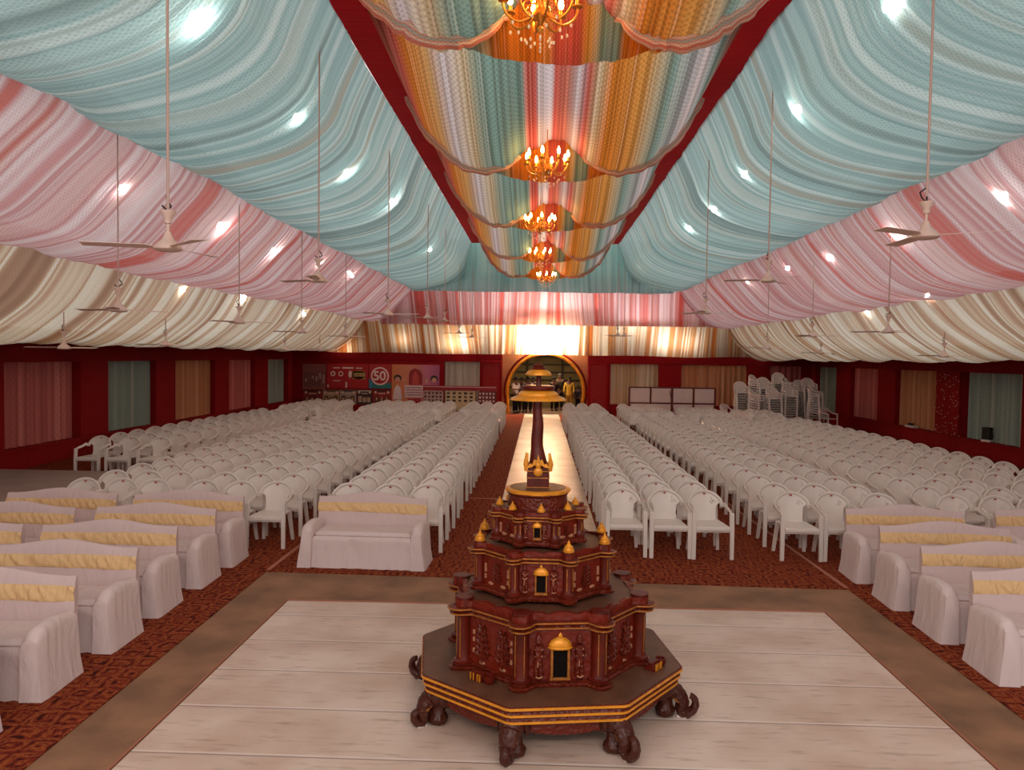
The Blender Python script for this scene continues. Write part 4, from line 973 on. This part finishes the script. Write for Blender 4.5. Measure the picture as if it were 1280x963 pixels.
m = MB(); m.lathe([(.05, 2.495), (.055, 2.505), (.04, 2.515), (.045, 2.525), (.02, 2.54), (0, 2.55)], 16, c=(sx_-.008, 0, 0)); m.build('finial', M['wood'], T)
# little steps with bowls on the slab
for (px, py, rz) in ((605, 853, -.62), (819, 836, .95)):
    X, Y = on_floor(px, py, zt); X -= .09; Y -= 5.76
    m = MB(); m.M = Matrix.Translation((X, Y, zt+.002)) @ Matrix.Rotation(rz, 4, 'Z')
    for q in range(3): m.box((-.04, 0, .012+.018*q), (.10-.0*q, .09-.026*q, .022), bev=.003)
    st = m.build('step_block', M['wood'], pag)
    m = MB(); m.M = Matrix.Translation((X, Y, zt+.002)) @ Matrix.Rotation(rz, 4, 'Z')
    for q in (-.08, -.055, -.02, .0): m.box((q, -.048, .03), (.006, .008, .05))
    m.build('gilt_stripe', M['gold'], st)
    m = MB(); m.M = Matrix.Translation((X, Y, zt+.002)) @ Matrix.Rotation(rz, 4, 'Z')
    m.lathe([(.03, 0), (.042, .02), (.042, .055), (.034, .055), (.03, .02), (0, .015)], 16, c=(.055, -.01, 0)); m.build('bowl', M['wood'], st)
# ------------------------------------------------------------------ posters on the back wall
PY = YB-.016
PC_ = {}
def pm(rgb):
    if rgb not in PC_: PC_[rgb] = simple('print_ink_%d' % len(PC_), rgb, .6, noise=.08, nscale=6)
    return PC_[rgb]
def wx(px, Y=PY): return at_y(px, 470, Y)[0]
def wz(py, px, Y=PY): return at_y(px, py, Y)[2]
class Poster:
    def __init__(s, rect, rgb, label, Y=PY, th=.03, name='poster', group='posters on the back wall', grad=None):
        s.Y = Y; x0, y0, x1, y1 = rect; cx, cy = (x0+x1)/2, (y0+y1)/2
        s.c = (wx(cx, Y), wz(cy, cx, Y)); s.k = Y/FPX*1.0; s.rect = rect; s.cx, s.cy = cx, cy
        m = MB(); m.box((0, 0, 0), ((x1-x0)*s.k, th, (y1-y0)*s.k)); mat = pm(rgb) if grad is None else grad
        s.o = tag(m.build(name, mat, smooth=False, loc=(s.c[0], Y, s.c[1])), label, 'poster', group); s.th = th; s.lay = 0
    def P(s, px, py): return ((px-s.cx)*s.k, (s.cy-py)*s.k)
    def add(s, name, rgb, shapes):
        m = MB(); s.lay += 1; y1 = -s.th/2-.003*s.lay; y0 = -s.th/2+.002
        for sh in shapes:
            if sh[0] == 'r':
                a, b = s.P(sh[1], sh[2]), s.P(sh[3], sh[4]); m.prism([(a[0], b[1]), (b[0], b[1]), (b[0], a[1]), (a[0], a[1])], y1, y0)
            elif sh[0] == 'e':
                c = s.P(sh[1], sh[2]); n = 28; m.prism([(c[0]+sh[3]*s.k*math.cos(2*PI*q/n), c[1]+sh[4]*s.k*math.sin(2*PI*q/n)) for q in range(n)], y1, y0)
            elif sh[0] == 'p': m.prism([s.P(*q) for q in sh[1]], y1, y0)
            elif sh[0] == 'ring':
                c = s.P(sh[1], sh[2]); n = 32; R = []
                for (r, y) in ((sh[3], y1), (sh[3]*sh[4], y1), (sh[3]*sh[4], y0), (sh[3], y0)): R.append([(c[0]+r*s.k*math.cos(2*PI*q/n), y, c[1]+r*s.k*math.sin(2*PI*q/n)) for q in range(n)])
                m.loft(R, False, False)
        return m.build(name, pm(rgb), s.o, smooth=False)
    def text(s, txt, px, py, h, rgb):
        cu = bpy.data.curves.new('lettering', 'FONT'); cu.body = txt; cu.size = h*s.k*1.4; cu.extrude = .002; cu.align_x = 'CENTER'; cu.align_y = 'CENTER'; cu.offset = .012
        tmp = bpy.data.objects.new('tmp', cu); C.objects.link(tmp); dg = bpy.context.evaluated_depsgraph_get()
        me = bpy.data.meshes.new_from_object(tmp.evaluated_get(dg)); bpy.data.objects.remove(tmp)
        me.materials.clear(); me.materials.append(pm(rgb)); o = bpy.data.objects.new('lettering', me); C.objects.link(o); o.parent = s.o; s.lay += 1
        p = s.P(px, py); o.location = (p[0], -s.th/2-.003*s.lay-.002, p[1]); o.rotation_euler = (PI/2, 0, 0); return o
random.seed(5)
p = Poster((378, 455, 407.5, 487), (150, 84, 74), 'faded grey and red collage poster at the far end of the poster wall')
p.add('print', (104, 70, 66), [('r', 380+3.2*k, 463+random.random()*4, 381.6+3.2*k, 484) for k in range(8)])
p.add('print', (186, 140, 126), [('r', 381+4.5*k, 466+random.random()*8, 383.5+4.5*k, 472+random.random()*8) for k in range(6)])
p = Poster((408.2, 455, 460.8, 486), (176, 22, 26), 'wide red poster with white lettering lines and a gold photo panel')
p.add('print', (236, 210, 200), [('r', 416, 459.5, 425, 460.8), ('r', 428, 459, 442, 461), ('r', 445, 459.5, 453, 460.8), ('r', 416, 476, 426, 476.8), ('r', 432, 478, 434, 485), ('r', 408.8, 481, 410.5, 485), ('ring', 416, 467.5, 3.2, .5), ('ring', 426, 467.5, 3.2, .6), ('e', 438, 468, 2.4, 4.5)])
p.add('print', (178, 130, 70), [('e', 448.5, 468.5, 9, 5.6), ('r', 441, 464, 457, 474)])
p.add('print', (222, 190, 120), [('r', 443+2.4*k, 466, 444.4+2.4*k, 471) for k in range(6)])
p = Poster((461.2, 455.5, 489, 486), (176, 30, 30), 'red poster with a big white ring and the number fifty')
p.add('print', (42, 120, 118), [('p', [(461.2, 473), (468, 480), (476, 482), (489, 478), (489, 486), (461.2, 486)])])
p.add('print', (60, 132, 170), [('p', [(461.2, 474), (466, 479), (464, 486), (461.2, 486)])])
p.add('print', (240, 216, 206), [('e', 475, 470.4, 11.4, 11.4)]); p.add('print', (176, 30, 30), [('e', 475, 470.4, 9.6, 9.6)])
p.text('50', 474.6, 470.6, 11.5, (240, 216, 206))
t = NT('print_sunset'); tc = t.n('TexCoord'); sx = t.n('SeparateXYZ', ins={0: tc.outputs['Generated']})
b = t.n('BsdfPrincipled', ins={'Base Color': t.ramp(sx.outputs[0], [(0, (206, 120, 62)), (.4, (206, 130, 100)), (.75, (188, 104, 130)), (1, (160, 80, 120))]), 'Roughness': .6}); M['sunset'] = t.done(b.outputs[0])
p = Poster((489.4, 456, 549.5, 503), (200, 120, 90), 'orange to purple poster with two portraits and a red temple arch', grad=M['sunset'])
p.add('print', (150, 36, 34), [('p', [(511, 482), (511, 468), (513, 463), (519, 460.5), (525, 463), (528, 468), (528, 482)])])
p.add('print', (196, 70, 56), [('p', [(515, 480), (516, 470), (519.5, 464), (523, 470), (524, 480)]), ('r', 512.5, 480, 526.5, 481.2)])
p.add('portrait', (40, 26, 24), [('e', 497, 473, 4.8, 4.2), ('e', 543, 473.5, 4.6, 4.4)])
p.add('portrait', (206, 150, 120), [('e', 497, 474.6, 3.2, 3.0), ('e', 543, 475, 3.0, 3.0), ('r', 503.5, 473, 506.5, 479), ('r', 532, 474, 535, 479)])
p.add('print', (226, 206, 204), [('p', [(491, 500), (493, 486), (497, 481), (501, 486), (503, 500)]), ('r', 506, 482, 529, 497)])
p.add('print', (150, 80, 96), [('r', 507, 484.2+3.1*k, 528, 485.3+3.1*k) for k in range(4)])
p.add('print', (170, 34, 36), [('r', 510, 498.5, 526, 503)])
low = [((379, 487.5, 403, 506), (140, 40, 36), 'low red poster of small photos under the grey collage'), ((403.6, 487.5, 424.6, 506), (178, 140, 104), 'low cream poster with dark photo row under the wide red poster'), ((425.2, 487.5, 445.6, 506), (168, 150, 136), 'low white and black poster under the gold photo panel'),
       ((446.2, 487.5, 465.6, 506), (70, 44, 40), 'low dark poster with pale discs under the red posters'), ((466.2, 487.5, 489, 506), (156, 36, 28), 'low red and gold poster under the number fifty')]
for (rc_, rgb, l) in low:
    p = Poster(rc_, rgb, l); x0, y0, x1, y1 = rc_; w = x1-x0
    dk = (40, 24, 22) if rgb[0] > 100 else (190, 170, 150)
    p.add('print', dk, [('r', x0+w*.1+w*.28*k, 495+random.random()*2, x0+w*.32+w*.28*k, 503) for k in range(3)]+[('r', x0+w*.05, 488, x1-w*.05, 489.6)])
    p.add('print', (222, 190, 170), [('e', x0+w*.15, 490.6, 1.6, 1.6), ('e', x1-w*.15, 490.6, 1.6, 1.6), ('r', x0+w*.3, 491.5, x1-w*.3, 492.6)])
    p.add('print', (206, 150, 90), [('r', x0+w*.16+w*.28*k, 497, x0+w*.26+w*.28*k, 501) for k in range(3)])
# poster stand with a red top
SY = 33.2
root = empty('poster_stand', (wx(575, SY), SY, .0095), 0, 'long poster stand with a red top rail behind the last chairs, beside the arch', 'stand')
kx = SY/FPX; w_ = 92*kx
m = MB(); m.box((0, 0, 1.17), (w_, .12, .20), bev=.01); m.box((0, -.02, 1.09), (w_+.05, .16, .03)); m.build('top_rail', simple('stand_red', (150, 24, 34), .6), root)
m = MB(); m.box((0, -.065, 1.22), (w_-.05, .01, .025)); m.build('rail_stripe', pm((226, 190, 190)), root)
for k, x in enumerate((-w_/2+.04, -.3*w_/2, .42*w_/2, w_/2-.04)):
    m = MB(); m.box((x, 0, .55), (.06, .06, 1.1)); m.build('post', M['wood'], root)
for k, (a, b_, rgb) in enumerate([(-.5, -.22, (196, 160, 150)), (-.2, .22, (208, 192, 150)), (.25, .5, (110, 40, 46))]):
    m = MB(); m.box(((a+b_)/2*w_, -.03, .62), ((b_-a)*w_-.04, .03, .86)); o = m.build('board', pm(rgb), root, smooth=False)
    m = MB()
    for q in range(5):
        for r_i in range(3): m.box(((a+(b_-a)*(q+.6)/5.4)*w_, -.048, .95-.16*r_i), ((b_-a)*w_*.10, .008, .07+.03*((q+r_i) % 2)))
    m.build('print', pm((60, 40, 34) if k < 2 else (226, 200, 200)), o, smooth=False)
# white display boards
DY = 31.6
root = empty('display_boards', (at_y(840, 500, DY)[0], DY, .0095), 0, 'row of four white display boards with dark red frames before the orange curtain', 'display board')
kx = DY/FPX; w_ = 106*kx; pw = w_/4
M['frame_red'] = simple('frame_dark_red', (96, 30, 28), .6); M['board_white'] = simple('board_white', (226, 206, 200), .6, noise=.06, nscale=3)
for k in range(4):
    for z0, z1 in ((.06, .72), (.78, 1.36)):
        m = MB(); m.box((-w_/2+pw*(k+.5), 0, (z0+z1)/2), (pw-.10, .025, z1-z0), bev=.006); m.build('board', M['board_white'], root)
for k in range(5):
    m = MB(); m.box((-w_/2+pw*k, 0, .70), (.06, .05, 1.40), bev=.006); m.build('post', M['frame_red'], root)
for z in (.03, .75, 1.39):
    m = MB(); m.box((0, 0, z), (w_, .045, .05), bev=.006); m.build('rail', M['frame_red'], root)
m = MB(); m.tube([(-.12, -.06, 1.3), (.12, -.35, .0)], .015, 6); m.build('prop', M['frame_red'], root)
# loudspeaker and box on the right-hand sill
x, y, z = at_x(1227.5, 552, XR-.05)
root = empty('loudspeaker', (XR+.1, y, .452), .55, 'small black loudspeaker on the red sill before the teal curtain', 'speaker')
m = MB(); m.loft([[(-.11, -.1, .07), (.11, -.1, .07), (.08, .12, .07), (-.08, .12, .07)], [(-.11, -.1, .40), (.11, -.1, .40), (.08, .12, .40), (-.08, .12, .40)]]); m.build('cabinet', M['black'], root, smooth=False)
m = MB(); m.M = Matrix.Rotation(PI/2, 4, 'X')
m.lathe([(.075, .0), (.08, .012), (.066, .012), (.03, .0), (0, .008)], 20, c=(0, .17, .1)); m.lathe([(.03, 0), (.034, .01), (.0, .006)], 14, c=(0, .32, .1)); m.build('cone', simple('speaker_cone', (40, 38, 38), .5), root)
m = MB(); m.box((0, 0, .035), (.24, .24, .07), bev=.008); b_ = m.build('base', M['white'], root); b_['label'] = 'white base block'
x, y, z = at_x(1135, 536, XR-.05)
root = empty('power_box', (XR+.06, y, .452), .1, 'small white power box with dark top on the red sill under orange curtain', 'box')
m = MB(); m.box((0, 0, .04), (.16, .5, .08), bev=.01); m.build('body', M['white'], root); m = MB(); m.box((0, .05, .11), (.1, .2, .07), bev=.01); m.build('top', M['black'], root)
# ------------------------------------------------------------------ people beyond the arch
M['skin'] = simple('skin', (120, 78, 56), .55)
def skin_obj(name, verts, edges, rad, mat, parent, root=0, lvl=1):
    me = bpy.data.meshes.new(name); me.from_pydata(verts, edges, []); me.materials.append(mat); o = bpy.data.objects.new(name, me); C.objects.link(o)
    md = o.modifiers.new('Skin', 'SKIN'); md.use_smooth_shade = True
    for i, r in enumerate(rad):
        sv = me.skin_vertices[0].data[i]; sv.radius = r if hasattr(r, '__len__') else (r, r); sv.use_root = (i == root)
    s2 = o.modifiers.new('Subsurf', 'SUBSURF'); s2.levels = lvl; s2.render_levels = lvl
    if parent is not None: o.parent = parent
    return o
def person(px, py, H, rz, shirt, trous, label, pose=0, robe=False, hair=(18, 14, 12)):
    X, Y = on_floor(px, py); k = H/1.7
    root = empty('person', (X, Y, 0), rz, label, 'person', 'people waiting beyond the arch')
    hy = -.12*k
    V = [(0, 0, .95), (0, 0, 1.15), (0, 0, 1.38), (0, -.01, 1.49), (0, -.02, 1.56), (0, -.02, 1.66)]
    E = [(0, 1), (1, 2), (2, 3), (3, 4), (4, 5)]; Rr = [(.15, .10), (.14, .10), (.17, .10), .055, .085, .075]
    arms = {0: ((.25, -.03, 1.12), (.24, -.12, .90)), 1: ((.24, -.06, 1.14), (.02, -.20, 1.16))}[pose]
    for sd in (-1, 1):
        b = len(V); V += [(sd*.19, 0, 1.40), (sd*arms[0][0], arms[0][1], arms[0][2]), (sd*arms[1][0], arms[1][1], arms[1][2]+(.03 if sd > 0 and pose else 0)), (sd*(arms[1][0]-.01), arms[1][1]-.03, arms[1][2]-.09 if pose == 0 else arms[1][2])]
        E += [(2, b), (b, b+1), (b+1, b+2), (b+2, b+3)]; Rr += [.06, .045, .032, (.03, .018)]
        b = len(V); V += [(sd*.09, 0, .88), (sd*.10, -.01, .48), (sd*.10, .01, .08), (sd*.11, -.13, .035)]
        E += [(0, b), (b, b+1), (b+1, b+2), (b+2, b+3)]; Rr += [.085, .06, .042, .035]
    V = [(a*k, b*k, c*k) for a, b, c in V]; Rr = [tuple(q*k for q in r) if hasattr(r, '__len__') else r*k for r in Rr]
    skin_obj('body', V, E, Rr, M['skin'], root)
    m = MB(); m.sphere((0, .01*k, 1.665*k), (.088*k, .098*k, .085*k), 12, 8); m.build('hair', simple('hair', hair, .8), root)
    m = MB(); m.sphere((0, -.105*k, 1.60*k), (.014*k, .02*k, .02*k), 8, 6)
    for sd in (-1, 1): m.sphere((sd*.085*k, 0, 1.60*k), (.015*k, .02*k, .03*k), 6, 5)
    m.build('face_features', M['skin'], root)
    sm = mat_fabric('shirt_cloth', shirt, .8, .3); lowz = .62 if robe else .86
    SV = [(0, 0, lowz), (0, 0, 1.1), (0, 0, 1.38)]; SE = [(0, 1), (1, 2)]; SR = [(.20, .13) if not robe else (.24, .16), (.165, .12), (.185, .115)]
    for sd in (-1, 1):
        b = len(SV); SV += [(sd*.19, 0, 1.40), (sd*arms[0][0], arms[0][1], arms[0][2]+.02)]; SE += [(2, b), (b, b+1)]; SR += [.075, .062]
        if robe: SV += [(sd*arms[1][0], arms[1][1], arms[1][2]+.03)]; SE += [(b+1, b+2)]; SR += [.05]
    skin_obj('shirt', [(a*k, b*k, c*k) for a, b, c in SV], SE, [tuple(q*k for q in r) if hasattr(r, '__len__') else r*k for r in SR], sm, root)
    tm = mat_fabric('trouser_cloth', trous, .85, .3)
    TV = [(0, 0, .93)]; TE_ = []; TR = [(.17, .115)]
    for sd in (-1, 1):
        b = len(TV); TV += [(sd*.095, 0, .82), (sd*.10, -.01, .48), (sd*.10, .01, .10)]; TE_ += [(0, b), (b, b+1), (b+1, b+2)]; TR += [.10, .08, .065]
    skin_obj('trousers', [(a*k, b*k, c*k) for a, b, c in TV], TE_, [tuple(q*k for q in r) if hasattr(r, '__len__') else r*k for r in TR], tm, root)
    for sd in (-1, 1):
        m = MB(); m.sphere((sd*.105*k, -.05*k, .04*k), (.05*k, .13*k, .045*k), 10, 6); m.build('shoe', M['black'], root)
person(644, 517, 1.62, .9, (214, 206, 204), (26, 22, 26), 'person in a white shirt and dark trousers with folded arms beside the arch', 1)
person(652, 516, 1.6, -.5, (120, 90, 78), (34, 28, 28), 'person in a brownish shirt just behind the one with folded arms')
person(660, 516, 1.62, .2, (218, 212, 212), (30, 26, 30), 'person in a white shirt standing left of the tower spire')
person(666, 514, 1.6, -.3, (24, 20, 26), (24, 22, 24), 'person in dark clothes behind the tower spire')
person(692, 514, 1.6, .3, (36, 26, 26), (30, 24, 24), 'person in dark clothes in the porch between spire and yellow robe')
person(699, 513, 1.75, -.2, (52, 38, 30), (24, 20, 20), 'tall person in dark brown clothes in the porch beside the yellow robe', hair=(90, 80, 70))
person(711, 514, 1.62, -.15, (226, 170, 60), (222, 168, 70), 'person in a long yellow robe standing under the arch', robe=True)
person(722, 514, 1.2, -.6, (60, 48, 60), (40, 34, 40), 'short person in dark grey clothes by the golden arch leg')
# ------------------------------------------------------------------ light
w = bpy.data.worlds.new('world'); sc.world = w; w.use_nodes = True; wt = w.node_tree
bg = wt.nodes['Background']; bg.inputs[0].default_value = (1.0, .965, .93, 1); bg.inputs[1].default_value = .88
def area(name, loc, rot, size, power, col):
    l = bpy.data.lights.new(name, 'AREA'); l.shape = 'RECTANGLE'; l.size, l.size_y = size; l.energy = power; l.color = col
    o = bpy.data.objects.new(name, l); C.objects.link(o); o.location = loc; o.rotation_euler = rot; return o
area('front_fill', (0, -2.0, 5.2), (math.radians(62), 0, 0), (7, 1.2), 190, (1.0, .78, .69))  # added pinkish fill from behind the camera, not a stage fixture
area('porch_fill', (.3, 36.8, 3.0), (0, 0, 0), (2, 1), 70, (1, .85, .6))  # fill added to brighten the porch, no fixture modelled
sc.view_settings.view_transform = 'Standard'; sc.view_settings.look = 'None'; sc.view_settings.gamma = 1.0; sc.view_settings.use_curve_mapping = False
sc.view_settings.exposure = 0.2
sc.cycles.max_bounces = 7; sc.cycles.diffuse_bounces = 4; sc.cycles.glossy_bounces = 3; sc.cycles.transmission_bounces = 4; sc.cycles.transparent_max_bounces = 8
sc.cycles.use_denoising = True; sc.cycles.sample_clamp_indirect = 80.0
sc.cycles.caustics_reflective = False; sc.cycles.caustics_refractive = False
